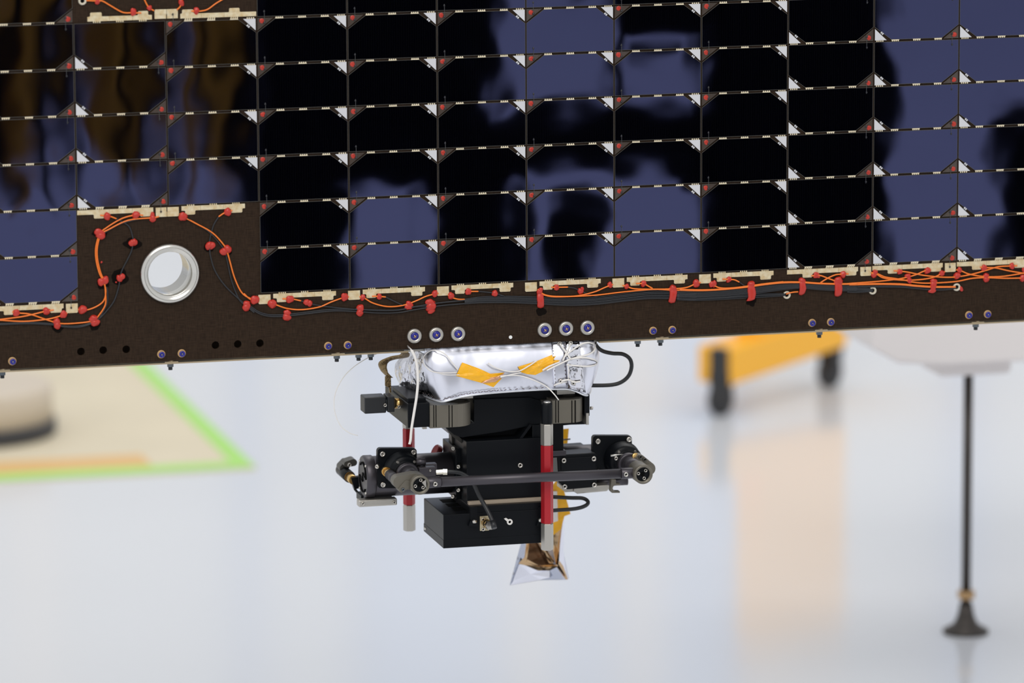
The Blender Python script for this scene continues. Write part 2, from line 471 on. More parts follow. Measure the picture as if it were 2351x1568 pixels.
# terminals under / over the columns
def term_meshes():
    def strip(x0, x1, lob):
        pts = [(x0, -1.0), (x1, -1.0), (x1, -5.0)]
        for (l0, l1) in reversed(lob):
            pts += [(min(l1 + .7, x1 - .1), -5.1), (l1, -5.7), (l1, -8.0), (l1 - .7, -8.7), (l0 + .7, -8.7), (l0, -8.0), (l0, -5.7), (max(l0 - .7, x0 + .1), -5.1)]
        pts += [(x0, -5.0)]
        return pts
    res = {}
    for key, (x0, x1, lob, tabx, combs) in {
        'D': (.145 * 80.8, .845 * 80.8, [(.185 * 80.8, .295 * 80.8), (.69 * 80.8, .815 * 80.8)], (-.02 * 80.8, .115 * 80.8), ()),
        'U': (0.3, .835 * 80.8, [(.185 * 80.8, .30 * 80.8), (.69 * 80.8, .815 * 80.8)], (.862 * 80.8, .99 * 80.8), ())}.items():
        b = MB().prism([mm(u, v, 0.25) for u, v in strip(x0, x1, lob)], mm(0, 0, 0.5))
        for f_ in (.355, .605):
            u = f_ * 80.8
            b.prism([mm(u - .12, -1.0, .75), mm(u + .12, -1.0, .75), mm(u + .12, -5.0, .75), mm(u - .12, -5.0, .75)], mm(0, 0, .06), 1)
        for f_ in (.245, .495, .745):
            for k in range(4):
                u = f_ * 80.8 - 2.7 + k * 1.8
                b.prism([mm(u - .6, -1.1, .6), mm(u + .6, -1.1, .6), mm(u + .45, .35, .6), mm(u - .45, .35, .6)], mm(0, 0, .4))
            u = f_ * 80.8
            b.prism([mm(u - 3.6, -2.2, .75), mm(u + 3.6, -2.2, .75), mm(u + 3.3, -1.0, .75), mm(u - 3.3, -1.0, .75)], mm(0, 0, .12))
        for (l0, l1) in lob:
            b.prism([mm(l0 + .8, -7.8, .75), mm(l1 - .8, -7.8, .75), mm(l1 - .8, -6.0, .75), mm(l0 + .8, -6.0, .75)], mm(0, 0, .25))
        t0, t1 = tabx
        t = MB().prism([mm(u, v, .25) for u, v in ((t0, -1.4), (t1, -1.4), (t1, -8.8), (t1 - .8, -9.6), (t0 + .8, -9.6), (t0, -8.8))], mm(0, 0, .45))
        t.prism([mm(u, v, .7) for u, v in ((t0, -5.2), (t1, -5.2), (t1, -8.8), (t1 - .8, -9.6), (t0 + .8, -9.6), (t0, -8.8))], mm(0, 0, .35))
        res[key] = (b.mesh('terminal_strip', [M['solder'], M['comb_joint']]), t.mesh('terminal_tab', M['solder']))
    return res
TM = term_meshes()
def terminals(i, j, kind, top=False):
    s_, t_ = TM[kind]
    for n, me in (('terminal_strip', s_), ('terminal_tab', t_)):
        if not top:
            link(n, me, panel, V((gx(i), 0, gz(j))) - panel.location)
        else:
            o = link(n, me, panel, V((gx(i + 1), 0, gz(j))) - panel.location); o.rotation_euler = (0, PI, 0)
for i in range(-2, 12):
    if i in (0, 1): continue
    terminals(i, 6, 'D' if 2 <= i <= 7 else 'U')
terminals(0, 4, 'U'); terminals(1, 4, 'D')
terminals(0, 0, 'D', True); terminals(1, 0, 'U', True)

# wires (pixel paths over the board, given in zoomed crops)
Z1 = (3.734, 0, 0); Z2 = (3.563, 0, 420); Z3 = (4.521, 560, 560); Z4 = (4.521, 1080, 560); Z5 = (5.877, 1560, 540); Z6 = (5.863, 1950, 540)
WR = 1.75 * MPP
def wire(pts, z, col, Y=-0.0012, r=WR, ends=True, label=None):
    p = zc(pts, *z)
    path = [at(x, y, Y) for x, y in p]
    part('wire', MB().tube(smooth_path(path, 6), r, 6), M[col], panel, label=label or ('orange wire' if col == 'orange' else 'black wire'))
OR, BK = 'orange', 'blackwire'
for pts in ([(1170, 265), (1110, 262), (1000, 290), (880, 360), (818, 415), (785, 520), (785, 620), (810, 730), (845, 805), (865, 880), (850, 960), (790, 1010), (705, 1040), (640, 1036)],
            [(1300, 275), (1250, 285), (1050, 305), (890, 380), (828, 420), (797, 520), (797, 620), (822, 730), (852, 805), (863, 900), (860, 1000), (800, 1095), (772, 1125), (650, 1145), (500, 1150), (400, 1125), (250, 1075), (165, 1065), (100, 1056)],
            [(820, 265), (875, 272), (905, 275), (952, 293)],
            [(-30, 1118), (0, 1117), (200, 1090), (370, 1050), (440, 1040)], [(-30, 1122), (0, 1122), (200, 1132), (400, 1112), (510, 1082), (550, 1065)],
            [(1470, 250), (1497, 275), (1600, 330), (1740, 410), (1840, 520), (1860, 570), (1880, 640), (1920, 780), (1980, 900), (2060, 950), (2115, 960)],
            [(1900, 225), (1865, 237), (1835, 245), (1788, 276)]):
    wire(pts, Z2, OR)
for pts in ([(950, 292), (1050, 350), (1085, 440), (1087, 490), (1070, 570), (1000, 710), (983, 778), (968, 860), (930, 970), (860, 1060), (810, 1110), (772, 1130)],
            [(872, 850), (880, 900), (874, 990), (815, 1100), (772, 1135), (650, 1168), (520, 1168), (468, 1155), (250, 1142), (0, 1150), (-30, 1150)],
            [(780, 1140), (650, 1178), (520, 1176), (468, 1163), (250, 1150), (0, 1158), (-30, 1158)],
            [(1140, 295), (1060, 312), (960, 345), (850, 410), (830, 425)],
            [(1790, 275), (1745, 350), (1715, 470), (1717, 515), (1720, 590), (1760, 720), (1850, 850), (1990, 980), (2015, 1005), (2080, 1052)],
            [(1530, 290), (1700, 392), (1830, 540), (1855, 620), (1895, 800), (1955, 950), (2015, 1005), (2080, 1060)]):
    wire(pts, Z2, BK, -0.0010)
for pts in ([(740, 5), (835, 8), (880, 10), (950, 50), (1050, 105), (1130, 110), (1210, 112)], [(1230, -30), (1240, 0), (1262, 45), (1283, 70), (1320, 92)],
            [(1570, -30), (1552, 20), (1545, 55), (1515, 85)], [(1640, 96), (1682, 95), (1720, 95), (1780, 80), (1850, 30), (1900, 0), (1940, -25)]):
    wire(pts, Z1, OR)
for pts in ([(0, 515), (40, 555), (75, 578), (110, 580)], [(270, 600), (330, 630), (450, 670), (600, 682), (780, 655), (900, 605), (1010, 565), (1090, 548)],
            [(400, 570), (478, 573), (520, 575), (592, 591)], [(1200, 548), (1255, 565), (1330, 610), (1450, 645), (1560, 650), (1680, 630), (1800, 585), (1900, 540), (2020, 512)],
            [(1330, 543), (1405, 545), (1472, 551)], [(2120, 532), (2170, 560), (2230, 575), (2292, 576)]):
    wire(pts, Z3, OR)
for pts in ([(590, 590), (665, 612), (760, 635), (900, 655), (1100, 675), (1200, 682)], [(1470, 550), (1550, 590), (1640, 630), (1710, 645), (1800, 652), (1935, 640)], [(2290, 575), (2351, 566), (2420, 560)]):
    wire(pts, Z3, BK, -0.0010)
for pts in ([(700, 470), (740, 512), (800, 535), (900, 545), (1100, 540), (1280, 500), (1400, 450), (1480, 420)], [(720, 500), (760, 528), (850, 547), (1000, 547), (1300, 532), (1600, 497), (1900, 472), (2100, 480), (2351, 481)],
            [(1580, 432), (1620, 440), (1700, 465), (1900, 470), (2100, 466), (2250, 450), (2351, 405), (2390, 402)], [(1720, 412), (1795, 412), (1850, 440), (1890, 462)],
            [(-40, 493), (0, 493), (82, 493)], [(840, 450), (893, 450), (1012, 448)]):
    wire(pts, Z4, OR, -0.0016)
for pts in ([(80, 493), (150, 498), (255, 513), (362, 547)], [(1010, 448), (1080, 460), (1143, 488), (1250, 532), (1330, 548)]):
    wire(pts, Z4, BK)
for pts in ([(0, 742), (300, 747), (600, 732), (900, 702), (1150, 667), (1400, 642), (1650, 640), (1900, 655), (2150, 662), (2400, 659)],
            [(0, 730), (300, 738), (600, 724), (900, 696), (1150, 660), (1400, 633), (1650, 632), (1900, 648), (2150, 655), (2400, 652)],
            [(440, 655), (490, 690), (560, 712), (700, 712), (900, 690), (1150, 655), (1400, 628)], [(580, 592), (665, 597), (740, 602), (806, 632)],
            [(1600, 764), (1540, 768), (1480, 780), (1440, 795)], [(1780, 550), (1890, 542), (2000, 580), (2080, 610), (2150, 642)], [(1900, 642), (2000, 580), (2100, 536), (2180, 526), (2280, 522)]):
    wire(pts, Z5, OR, -0.0018)
wire([(805, 630), (880, 684), (960, 720)], Z5, BK)
for pts in ([(-20, 655), (0, 650), (400, 620), (650, 590), (780, 565), (900, 530), (1010, 482), (1100, 470)], [(600, 480), (680, 485), (800, 500), (1000, 540), (1250, 565), (1450, 560), (1650, 525), (1850, 470), (2000, 425), (2150, 415), (2260, 412)],
            [(290, 505), (380, 520), (480, 562), (620, 584), (750, 606), (850, 630), (1000, 645), (1200, 641), (1450, 621), (1650, 581), (1840, 571), (2100, 580), (2330, 576)],
            [(300, 512), (375, 530), (450, 572), (600, 597), (800, 606), (1000, 592), (1150, 561), (1245, 512), (1290, 490)], [(1440, 465), (1510, 482), (1600, 520), (1750, 550), (1900, 560), (2100, 550), (2400, 500)],
            [(1760, 430), (1860, 436), (1980, 442), (2150, 480), (2400, 522)], [(0, 660), (400, 652), (700, 657), (900, 677), (1150, 692), (1430, 692)], [(0, 668), (400, 660), (700, 666), (900, 686), (1150, 700), (1430, 698)]):
    wire(pts, Z6, OR, -0.0016)
# black bundle along the lower edge
def bundle(z, keys, offs, Y=-0.0011):
    for o_ in offs:
        path = []
        for (x, y, h) in keys:
            q = zc([(x, y + o_ * h)], *z)[0]
            path.append(at(q[0], q[1], Y - 0.0009 * (1 - abs(o_)) - 0.0002 * math.sin(7 * o_)))
        part('wire', MB().tube(smooth_path(path, 5), WR, 6), M[BK], panel, label='black wire')
bundle(Z3, [(0, 620, 6), (70, 655, 8), (150, 710, 8), (250, 740, 8), (400, 743, 8), (600, 722, 8), (850, 692, 8), (1000, 686, 8), (1200, 693, 10), (1400, 704, 12), (1600, 700, 12), (1750, 672, 14), (1935, 640, 16), (2100, 618, 16), (2400, 588, 22)], (-1, 1))
bundle(Z3, [(1150, 678, 4), (1400, 690, 6), (1600, 688, 6), (1750, 660, 8), (1935, 628, 8), (2100, 608, 8), (2400, 578, 8)], (-.5, ))
bundle(Z4, [(-60, 598, 22), (0, 590, 25), (150, 578, 30), (400, 576, 32), (730, 588, 34), (950, 600, 34), (1150, 600, 34), (1350, 585, 36), (1600, 553, 38), (1850, 525, 40), (2100, 525, 42), (2351, 540, 42)], (-1, -.55, -.15, .3, .65, 1))
bundle(Z5, [(-40, 815, 52), (200, 820, 56), (400, 815, 60), (700, 795, 66), (970, 765, 66), (1200, 735, 60), (1450, 705, 50), (1650, 695, 42), (1900, 712, 50), (2150, 725, 50), (2400, 728, 48)], (-1, -.7, -.42, -.14, .14, .42))
bundle(Z5, [(-40, 855, 10), (200, 862, 12), (500, 850, 14), (800, 830, 16), (970, 818, 18), (1200, 808, 16), (1430, 800, 10)], (-1, 0, 1.2))
bundle(Z6, [(-30, 725, 38), (100, 730, 36), (280, 738, 18), (315, 742, 8)], (-1, -.5, 0, .5, 1))
bundle(Z6, [(-30, 690, 6), (200, 690, 6), (400, 688, 6), (700, 690, 8), (900, 706, 10), (1130, 722, 12), (1300, 722, 10), (1440, 706, 6)], (-1, 1))

# red adhesive blobs
me_blob = [MB().blob((0, 0, 0), (1, 1, 1), s_ + 1, 0.30, 18, 11).mesh('adhesive_blob', M['red']) for s_ in range(6)]
nb = 0
def blob(x, y, rx, ry, Y=None, depth=None):
    global nb
    me = me_blob[nb % 6]; nb += 1
    r0 = min(rx, ry) * MPP
    o = link('adhesive_blob', me, panel, at(x, y, -0.0008 if Y is None else Y) - panel.location)
    o.scale = (rx * MPP * 1.02, r0 * 0.8 if depth is None else depth, ry * MPP * 1.02)
    o.rotation_euler = (0, rnd.uniform(-.5, .5), 0)
    return o
for z, lst in ((Z2, [(133, 1060, 8, 8.5), (380, 1048, 7.5, 8), (520, 1075, 7.5, 9), (465, 1133, 8.5, 8), (467, 1165, 8.5, 8), (675, 1035, 9.5, 9.5), (765, 1108, 10, 8), (778, 1140, 10, 8), (830, 808, 8.5, 9), (863, 795, 8.5, 9.5), (975, 780, 7, 8), (995, 768, 7, 8), (1078, 490, 7, 8), (1100, 484, 6.5, 7.5), (815, 405, 12, 8), (828, 430, 11, 9), (875, 272, 8.5, 8.5), (1110, 262, 8.5, 8.5), (1247, 265, 5, 9), (1250, 290, 7, 8), (1497, 275, 9.5, 10), (1865, 237, 8.5, 9.5), (1705, 512, 8, 9), (1732, 512, 7.5, 8.5), (1830, 560, 9, 9), (1862, 542, 8.5, 9), (2085, 955, 10, 10), (2020, 990, 8.5, 7.5), (2010, 1018, 9, 7.5), (830, 648, 2, 2.5), (950, 812, 2, 2)]),
               (Z1, [(835, 10, 5.5, 7), (1143, 102, 6.5, 9), (1283, 68, 6, 6), (1552, 22, 6.5, 8), (1682, 92, 6.5, 8)]),
               (Z3, [(110, 580, 9, 9.5), (293, 620, 9, 10), (478, 573, 9, 8.5), (650, 606, 7, 7), (680, 616, 7, 7), (30, 645, 8, 10), (452, 712, 8.5, 7), (446, 757, 9.5, 8), (1045, 550, 8, 9.5), (1210, 668, 9, 9), (1200, 712, 9, 8), (1232, 555, 6, 7), (1405, 545, 6, 7.5), (1720, 625, 8.5, 6), (1708, 655, 9, 6), (1983, 517, 7, 8.5), (1930, 608, 13, 8), (1938, 645, 11, 12), (1945, 690, 9, 7), (2150, 538, 7, 8), (2330, 495, 7, 8)]),
               (Z4, [(255, 513, 7.5, 7.5), (715, 498, 7.5, 7), (728, 478, 5.5, 5.5), (893, 450, 6.5, 7.5), (1143, 490, 6.5, 7), (1162, 465, 3.5, 5), (1450, 425, 6, 7.5), (1620, 440, 6.5, 6), (1795, 412, 6.5, 7.5), (2100, 465, 9, 9.5), (2345, 410, 8, 9)]),
               (Z5, [(225, 650, 7.5, 9), (437, 662, 6, 8), (465, 655, 6.5, 8), (665, 597, 6, 7), (965, 665, 10, 8.5), (1655, 620, 8, 8), (1840, 540, 6.5, 7.5), (1870, 542, 5, 7), (2140, 615, 12, 9.5), (2205, 530, 7.5, 8)]),
               (Z6, [(345, 500, 7, 7), (330, 535, 6.5, 6.5), (680, 490, 6.5, 6.5), (790, 550, 8, 6.5), (805, 605, 6.5, 8), (1050, 475, 7, 8), (1245, 510, 7, 7), (1135, 620, 8, 7), (1130, 665, 8, 8), (1120, 745, 10, 6), (1480, 468, 6.5, 7), (1448, 545, 8, 8), (1840, 545, 7.5, 7), (1843, 590, 7, 7), (1815, 440, 7, 8), (2190, 415, 6.5, 8), (2345, 468, 5, 6), (2330, 575, 7, 8), (1505, 720, 4, 7), (2190, 380, 3, 2)])):
    for (x, y, rx, ry) in lst:
        q = zc([(x, y)], *z)[0]
        blob(q[0], q[1], rx, ry)
# longer straps of the same silicone across the bundle
def strap(pts, w, seed):
    path = smooth_path([at(x, y, -0.0023 + (0.0016 if k in (0, len(pts) - 1) else 0)) for k, (x, y) in enumerate(pts)], 4)
    b = MB(); n = 10; k = len(path); vs = []; fs = []
    for i, p in enumerate(path):
        t = i / (k - 1)
        e = min(1.0, math.sqrt(max(0.02, 1 - (2 * t - 1) ** 6)))
        ww = w * MPP * e * (1 + 0.16 * noise.noise(V((seed * 4.3, t * 4, 1))))
        for j in range(n):
            q = 2 * PI * j / n
            vs.append(p + V((math.cos(q) * ww, -math.sin(q) * 0.0013 * e, 0.0006 * math.cos(q) * noise.noise(V((seed, t * 5, 0))))))
    for i in range(k - 1):
        for j in range(n): fs.append((i * n + j, i * n + (j + 1) % n, (i + 1) * n + (j + 1) % n, (i + 1) * n + j))
    fs += [tuple(range(n)), tuple((k - 1) * n + j for j in range(n))]
    b.add(vs, fs, 0, True)
    part('adhesive_strap', b, M['red'], panel)
for s_, (z, pts, w) in enumerate(((Z4, [(725, 500), (726, 560), (730, 610), (727, 668)], 8.2), (Z4, [(2105, 440), (2108, 500), (2100, 560), (2085, 615)], 9), (Z5, [(960, 630), (970, 720), (978, 800), (968, 860), (935, 890)], 9.5), (Z5, [(1655, 590), (1660, 660), (1665, 730), (1640, 810)], 8.5), (Z5, [(2120, 580), (2145, 680), (2145, 760), (2135, 828)], 9.5), (Z6, [(1133, 600), (1133, 680), (1120, 770)], 7))):
    strap(zc(pts, *z), w, s_ + 2)
# dark primer stains
for k, (x, y, rx, ry) in enumerate(((231, 536, 19, 10), (305, 560, 20, 12), (275, 637, 20, 18), (236, 650, 15, 14), (132, 750, 14, 12), (217, 745, 13, 14), (480, 568, 13, 11), (520, 576, 14, 11), (1242, 715, 13, 9), (567, 708, 8, 8), (1724, 690, 12, 14))):
    pts = []
    for i in range(22):
        a_ = 2 * PI * i / 22
        kk = 1 + 0.35 * noise.noise(V((math.cos(a_) * 1.5 + k * 7, math.sin(a_) * 1.5, k)))
        pts.append(at(x + math.cos(a_) * rx * kk, y + math.sin(a_) * ry * kk, -0.00012))
    part('primer_stain', MB().prism(pts, (0, 0.0001, 0)), M['stain'], panel)
# grommet rings where wires pass through
for (x, y) in ((189, 2), (1806, 677), (2003, 667), (2196, 659)):
    part('grommet', MB().lathe(at(x, y, 0), (0, -1, 0), [(4.6 * MPP, 0), (4.6 * MPP, .0008), (6.5 * MPP, .0016), (9 * MPP, .0013), (9.6 * MPP, 0)], 24).lathe(at(x, y, -0.0002), (0, -1, 0), [(4.6 * MPP, 0), (4.5 * MPP, .0001)], 20, 1), [mat('ivory_plastic', (0.62, 0.56, 0.44), 0.4), M['hole']], panel)
# screws in the board
def cross_screw(x, y, R, big):
    p = at(x, y, 0)
    b = MB()
    if big:
        r = R * MPP
        b.lathe(p, (0, -1, 0), [(r, 0), (r, .0012), (r * .86, .0026), (r * .62, .0029), (r * .56, .0018)], 36, 0)
        b.lathe(p + V((0, -.0012, 0)), (0, -1, 0), [(r * .55, 0), (r * .52, .001), (r * .2, .0011)], 24, 1)
        q = p + V((r * .05, -.0022, -r * .05))
        for a_ in (0.5, 2.1):
            d = V((math.cos(a_), 0, math.sin(a_)))
            b.tube([q - d * r * .24, q + d * r * .24], r * .06, 5, 2)
        part('screw', b, [M['alu_satin'], M['blue'], M['brass']], panel)
    else:
        r = R * MPP
        b.lathe(p, (0, -1, 0), [(r, 0), (r, .0006), (r * .86, .001), (r * .7, .0009)], 28, 0)
        q = p + V((r * .12, -.0008, -r * .12))
        b.lathe(q, (0, -1, 0), [(r * .74, 0), (r * .70, .0008), (r * .36, .0009), (r * .34, .0003)], 24, 1)
        b.lathe(q + V((0, -.0004, 0)), (0, -1, 0), [(r * .2, 0), (r * .12, .0006)], 10, 2)
        part('screw', b, [M['tan'], M['blue'], M['steel']], panel)
for (x, y) in ((28, 829), (370, 813), (417, 811), (753, 794), (798, 792), (1499, 759), (1543, 757), (1864, 741), (1907, 739), (2224, 723), (2267, 721)):
    cross_screw(x, y, 9.5, False)
for (x, y) in ((951, 771), (1001, 768), (1051, 766), (1250, 757), (1299, 754), (1348, 752)):
    cross_screw(x, y, 17.5, True)
part('plug', MB().lathe(at(1172, 774, 0), (0, -1, 0), [(4.2 * MPP, 0), (4 * MPP, .0006)], 16), mat('white_plug', (.8, .8, .78), .4), panel)
# bolts hanging under the closing plate
for (x, y, k) in ((5, 851, 1), (391, 834, 1), (773, 815, 1), (823, 812, 0), (851, 809, 0), (1464, 782, 0), (1516, 779, 1), (1881, 761, 1), (2240, 743, 1)):
    p = at(x, y, 0.018); zt = pz - .0013
    b = MB().cyl((p.x, .018, zt), (p.x, .018, zt - .0034), .0030, n=6, smooth=False).cyl((p.x, .018, zt - .003), (p.x, .018, zt - .0062), .0019, n=12, mi=1)
    part('nut', b, [M['bolt'], M['rubber']], panel)
    if k:
        part('spacer', MB().cyl((p.x, .0145, pz), (p.x, .0145, BB + .001), .0026, n=14).box((p.x - .006, .0118, pz - .0002), (p.x + .006, .013, pz + .0009)), M['tan_edge'], panel)

# ------------------------------------------------------------------ the foil blanket under the panel
low = [(934, 866, .115), (917, 884, .085), (940, 899, .058), (975, 911, .03), (1012, 922, -.001), (1060, 911, -.003), (1110, 904, -.004), (1200, 897, -.004), (1290, 893, -.003), (1318, 897, -.002), (1347, 908, .002), (1356, 893, .06), (1350, 880, .115)]
top = [(958, 792, .115), (940, 800, .085), (948, 800, .058), (962, 797, .03), (986, 794, .008), (1050, 789, .006), (1110, 786, .006), (1200, 782, .006), (1290, 778, .006), (1318, 777, .006), (1362, 780, .009), (1366, 778, .06), (1360, 770, .115)]
bot3 = smooth_path([at(*p) for p in low], 9); top3 = smooth_path([at(*p) for p in top], 9)
NT = 22
ctr = sum(bot3, V((0, 0, 0))) / len(bot3)
M['foil_crinkled'] = mat('crinkled_foil', (0.80, 0.80, 0.86), 0.16, 1.0, bump=0.9, bscale=52, bdist=0.006, detail=3)
fm = MB(); vs = []; fs = []
NS = len(bot3)
for i in range(NS):
    t0 = (bot3[min(i + 1, NS - 1)] - bot3[max(i - 1, 0)]); nrm = V((t0.y, -t0.x, 0)).normalized()
    for j in range(NT + 1):
        t = j / NT
        p = top3[i].lerp(bot3[i], t)
        if p.y > .0115: p.z = min(p.z, pz - .004)
        s_ = i / NS
        bul = .0055 * math.sin(PI * min(1, t * 1.05)) ** .8
        left = max(0.0, 1 - s_ / .36)
        crk = noise.noise(V((p.x * 42, p.y * 42, p.z * 30))) * .0016 + abs(noise.noise(V((p.x * 90, p.y * 90, p.z * 60 + 4)))) * (.0003 + .0085 * left)
        rid = -.0016 * math.exp(-((t - .12) / .05) ** 2) + .0007 * math.sin(i * 1.9) * math.exp(-((t - .05) / .06) ** 2)
        fade = math.sin(PI * min(max(t, .0), 1)) ** .4 if t not in (0, 1) else 0
        vs.append(p + nrm * (bul + crk * fade + rid))
for i in range(NS - 1):
    for j in range(NT):
        a_ = i * (NT + 1) + j
        fs.append((a_, a_ + 1, a_ + NT + 2, a_ + NT + 1))
fm.add(vs, fs, 0, True)
for k in range(len(fs)):
    if k // NT < 33: fm.m[k] = 1
blanket = thing('foil_blanket', 'crinkled silver foil blanket with amber tape and white laces, under the panel edge', 'insulation blanket', at(1150, 860, .05))
sk = part('foil_skirt', fm, [M['foil'], M['foil_crinkled']], blanket)
sd = sk.modifiers.new('thickness', 'SOLIDIFY'); sd.thickness = .0006; sd.offset = -1
bvh = BVHTree.FromPolygons([tuple(v) for v in vs], fs)
def onfoil(x, y, off=.0006, dflt=-.006):
    d = ray(x, y).normalized()
    h = bvh.ray_cast(CAM, d)[0]
    p = h if h is not None else at(x, y, dflt)
    return p - d * off
# hem roll along bottom edge
hem = [vs[i * (NT + 1) + NT] + V((0, -.0004, 0)) for i in range(NS)]
part('hem', MB().tube(hem[9:], .0009, 6), mat('pale_hem', (.80, .82, .86), .3, .8), blanket)
# seam flaps with eyelets at the right
def foil_patch(name, poly, off, thick=.0005, nx=6, ny=10, fmat='foil'):
    (a_, b_, c_, d_) = poly
    vv = []; ff = []
    for j in range(ny + 1):
        for i in range(nx + 1):
            u, w = i / nx, j / ny
            x = (a_[0] * (1 - u) + b_[0] * u) * (1 - w) + (d_[0] * (1 - u) + c_[0] * u) * w
            y = (a_[1] * (1 - u) + b_[1] * u) * (1 - w) + (d_[1] * (1 - u) + c_[1] * u) * w
            q = onfoil(x, y, off)
            vv.append(q + V((0, -.0009 * noise.noise(q * 70), 0)))
    for j in range(ny):
        for i in range(nx):
            k = j * (nx + 1) + i; ff.append((k, k + 1, k + nx + 2, k + nx + 1))
    o = part(name, MB().add(vv, ff, 0, True), M[fmat], blanket)
    m_ = o.modifiers.new('thickness', 'SOLIDIFY'); m_.thickness = thick
    return o
foil_patch('seam_flap', ((1266, 783), (1296, 781), (1303, 889), (1272, 891)), .0014)
foil_patch('corner_flap', ((1298, 779), (1330, 780), (1345, 902), (1304, 891)), .0022, fmat='foil_crinkled')
def pnt(pts, z, off): return [onfoil(*q, off) for q in zc(pts, *z)]
ZA = (6.272, 760, 760); ZB = (6.187, 1100, 760)
for (x, y) in ((1145, 175), (1300, 170), (1165, 715), (1340, 738)):
    q = zc([(x, y)], *ZB)[0]; p = onfoil(*q, .003)
    part('eyelet', MB().lathe(p, (0, -1, 0), [(.0009, 0), (.0009, .0005), (.0016, .0008), (.0022, .0003), (.0022, -.0006)], 16).lathe(p, (0, -1, 0), [(.0009, 0), (.0008, .0001)], 12, 1), [M['steel'], M['hole']], blanket)
# stitching
def stitches(pts, n, L):
    path = smooth_path([onfoil(x, y, .0022) for x, y in pts], 8)
    b = MB()
    for k in range(n):
        f_ = (k + .5) / n * (len(path) - 1); i = int(f_)
        p = path[i].lerp(path[min(i + 1, len(path) - 1)], f_ - i)
        d = (path[min(i + 1, len(path) - 1)] - path[i]).normalized()
        d = (d + V((0, 0, .35 * (-1) ** k))).normalized()
        b.tube([p - d * L / 2, p + d * L / 2], .00032, 4)
    o = part('stitching', b, M['stitch'], blanket); o['kind'] = 'stuff'
stitches([(1018, 917), (1060, 906), (1110, 899), (1160, 895), (1260, 889)], 30, .0022)
stitches([(925, 880), (960, 898), (1010, 916)], 12, .0022)
stitches([(990, 801), (1050, 795), (1110, 792), (1200, 788), (1262, 785)], 26, .0022)
stitches([(1269, 788), (1272, 830), (1276, 886)], 14, .0012)
stitches([(1296, 786), (1297, 830), (1301, 884)], 14, .0012)
stitches([(1312, 840), (1313, 870), (1312, 888)], 6, .0012)
# amber tapes, bulged by the laces under them
def tape(poly, off, name='amber_tape', tm_='amber'):
    b = MB(); cx = sum(p[0] for p in poly) / len(poly); cy = sum(p[1] for p in poly) / len(poly)
    rings = []
    for k in (1.0, .66, .33):
        rings.append([onfoil(cx + (x - cx) * k, cy + (y - cy) * k, off + .0016 * (1 - k) + .0006 * noise.noise(V((x * .2, y * .2, k * 3)))) for x, y in poly])
    n = len(poly); vv = [p for r in rings for p in r] + [onfoil(cx, cy, off + .0018)]
    ff = [(r * n + i, r * n + (i + 1) % n, (r + 1) * n + (i + 1) % n, (r + 1) * n + i) for r in range(2) for i in range(n)]
    ff += [(2 * n + i, 2 * n + (i + 1) % n, 3 * n) for i in range(n)]
    o = part(name, b.add(vv, ff), M[tm_], blanket)
    m_ = o.modifiers.new('thickness', 'SOLIDIFY'); m_.thickness = .0002
def dens(poly, k=3):
    out = []
    for i in range(len(poly)):
        a_, b_ = poly[i], poly[(i + 1) % len(poly)]
        out += [(a_[0] + (b_[0] - a_[0]) * t / k, a_[1] + (b_[1] - a_[1]) * t / k) for t in range(k)]
    return out
tape(dens([(1061, 832), (1100, 846), (1126, 858), (1158, 855), (1148, 864), (1152, 869), (1133, 889), (1105, 879), (1047, 863)]), .0012)
tape(dens([(1189, 842), (1232, 829), (1273, 812), (1288, 825), (1271, 841), (1229, 861), (1211, 859), (1197, 855)]), .0012)
M['copper'] = mat('copper_tape', (.72, .40, .24), .3, .5, bump=.4, bscale=300)
tape(dens([(1104, 880), (1122, 868), (1150, 862), (1159, 855), (1150, 868), (1137, 877)]), .0022, 'copper_tape', 'copper')
def cord(pts, z, off, r=.00085, flat=.5, parent=blanket, name='lacing_cord', sub=7):
    path = smooth_path([onfoil(*q, off + (0.001 * (k % 2))) for k, q in enumerate(zc(pts, *z))], sub)
    return part(name, MB().tube(path, r, 6, flat=flat), M['cord'], parent)
cord([(1210, 370), (1300, 290), (1450, 190), (1560, 165), (1640, 200), (1640, 270), (1560, 330), (1400, 370), (1250, 420), (1100, 490), (960, 560)], ZB, .0035)
cord([(1150, 470), (1300, 400), (1500, 380), (1640, 410), (1680, 450), (1630, 490), (1500, 503), (1240, 480)], ZB, .0030)
cord([(1145, 175), (1190, 240), (1240, 310), (1300, 400)], ZB, .0036); cord([(1300, 170), (1270, 250), (1230, 330), (1190, 420)], ZB, .0034)
cord([(1165, 715), (1270, 692), (1340, 725), (1435, 718)], ZB, .0036); cord([(1060, 775), (1150, 740), (1250, 720)], ZB, .003, .0007)
cord([(1268, 480), (1272, 580), (1268, 690)], ZB, .0034, .0005)
cord([(130, 455), (230, 520), (400, 572), (560, 570), (700, 500), (820, 420)], ZB, .0034, .0006)
cord([(300, 655), (450, 620), (600, 590)], ZB, .0032, .0006)
cord([(300, 640), (450, 630), (600, 640), (780, 700), (950, 785), (1060, 890), (1130, 980)], ZB, .0032, .0006)
cord([(1830, 560), (1740, 450), (1660, 350), (1560, 290), (1440, 280), (1340, 360), (1330, 460), (1400, 550), (1480, 590), (1600, 605), (1810, 600)], ZA, .0026, .0006)
cord([(1480, 590), (1650, 630), (1850, 630)], ZA, .0026, .0004)
cord([(900, 560), (1000, 500), (1150, 440)], ZB, .003, .0009)
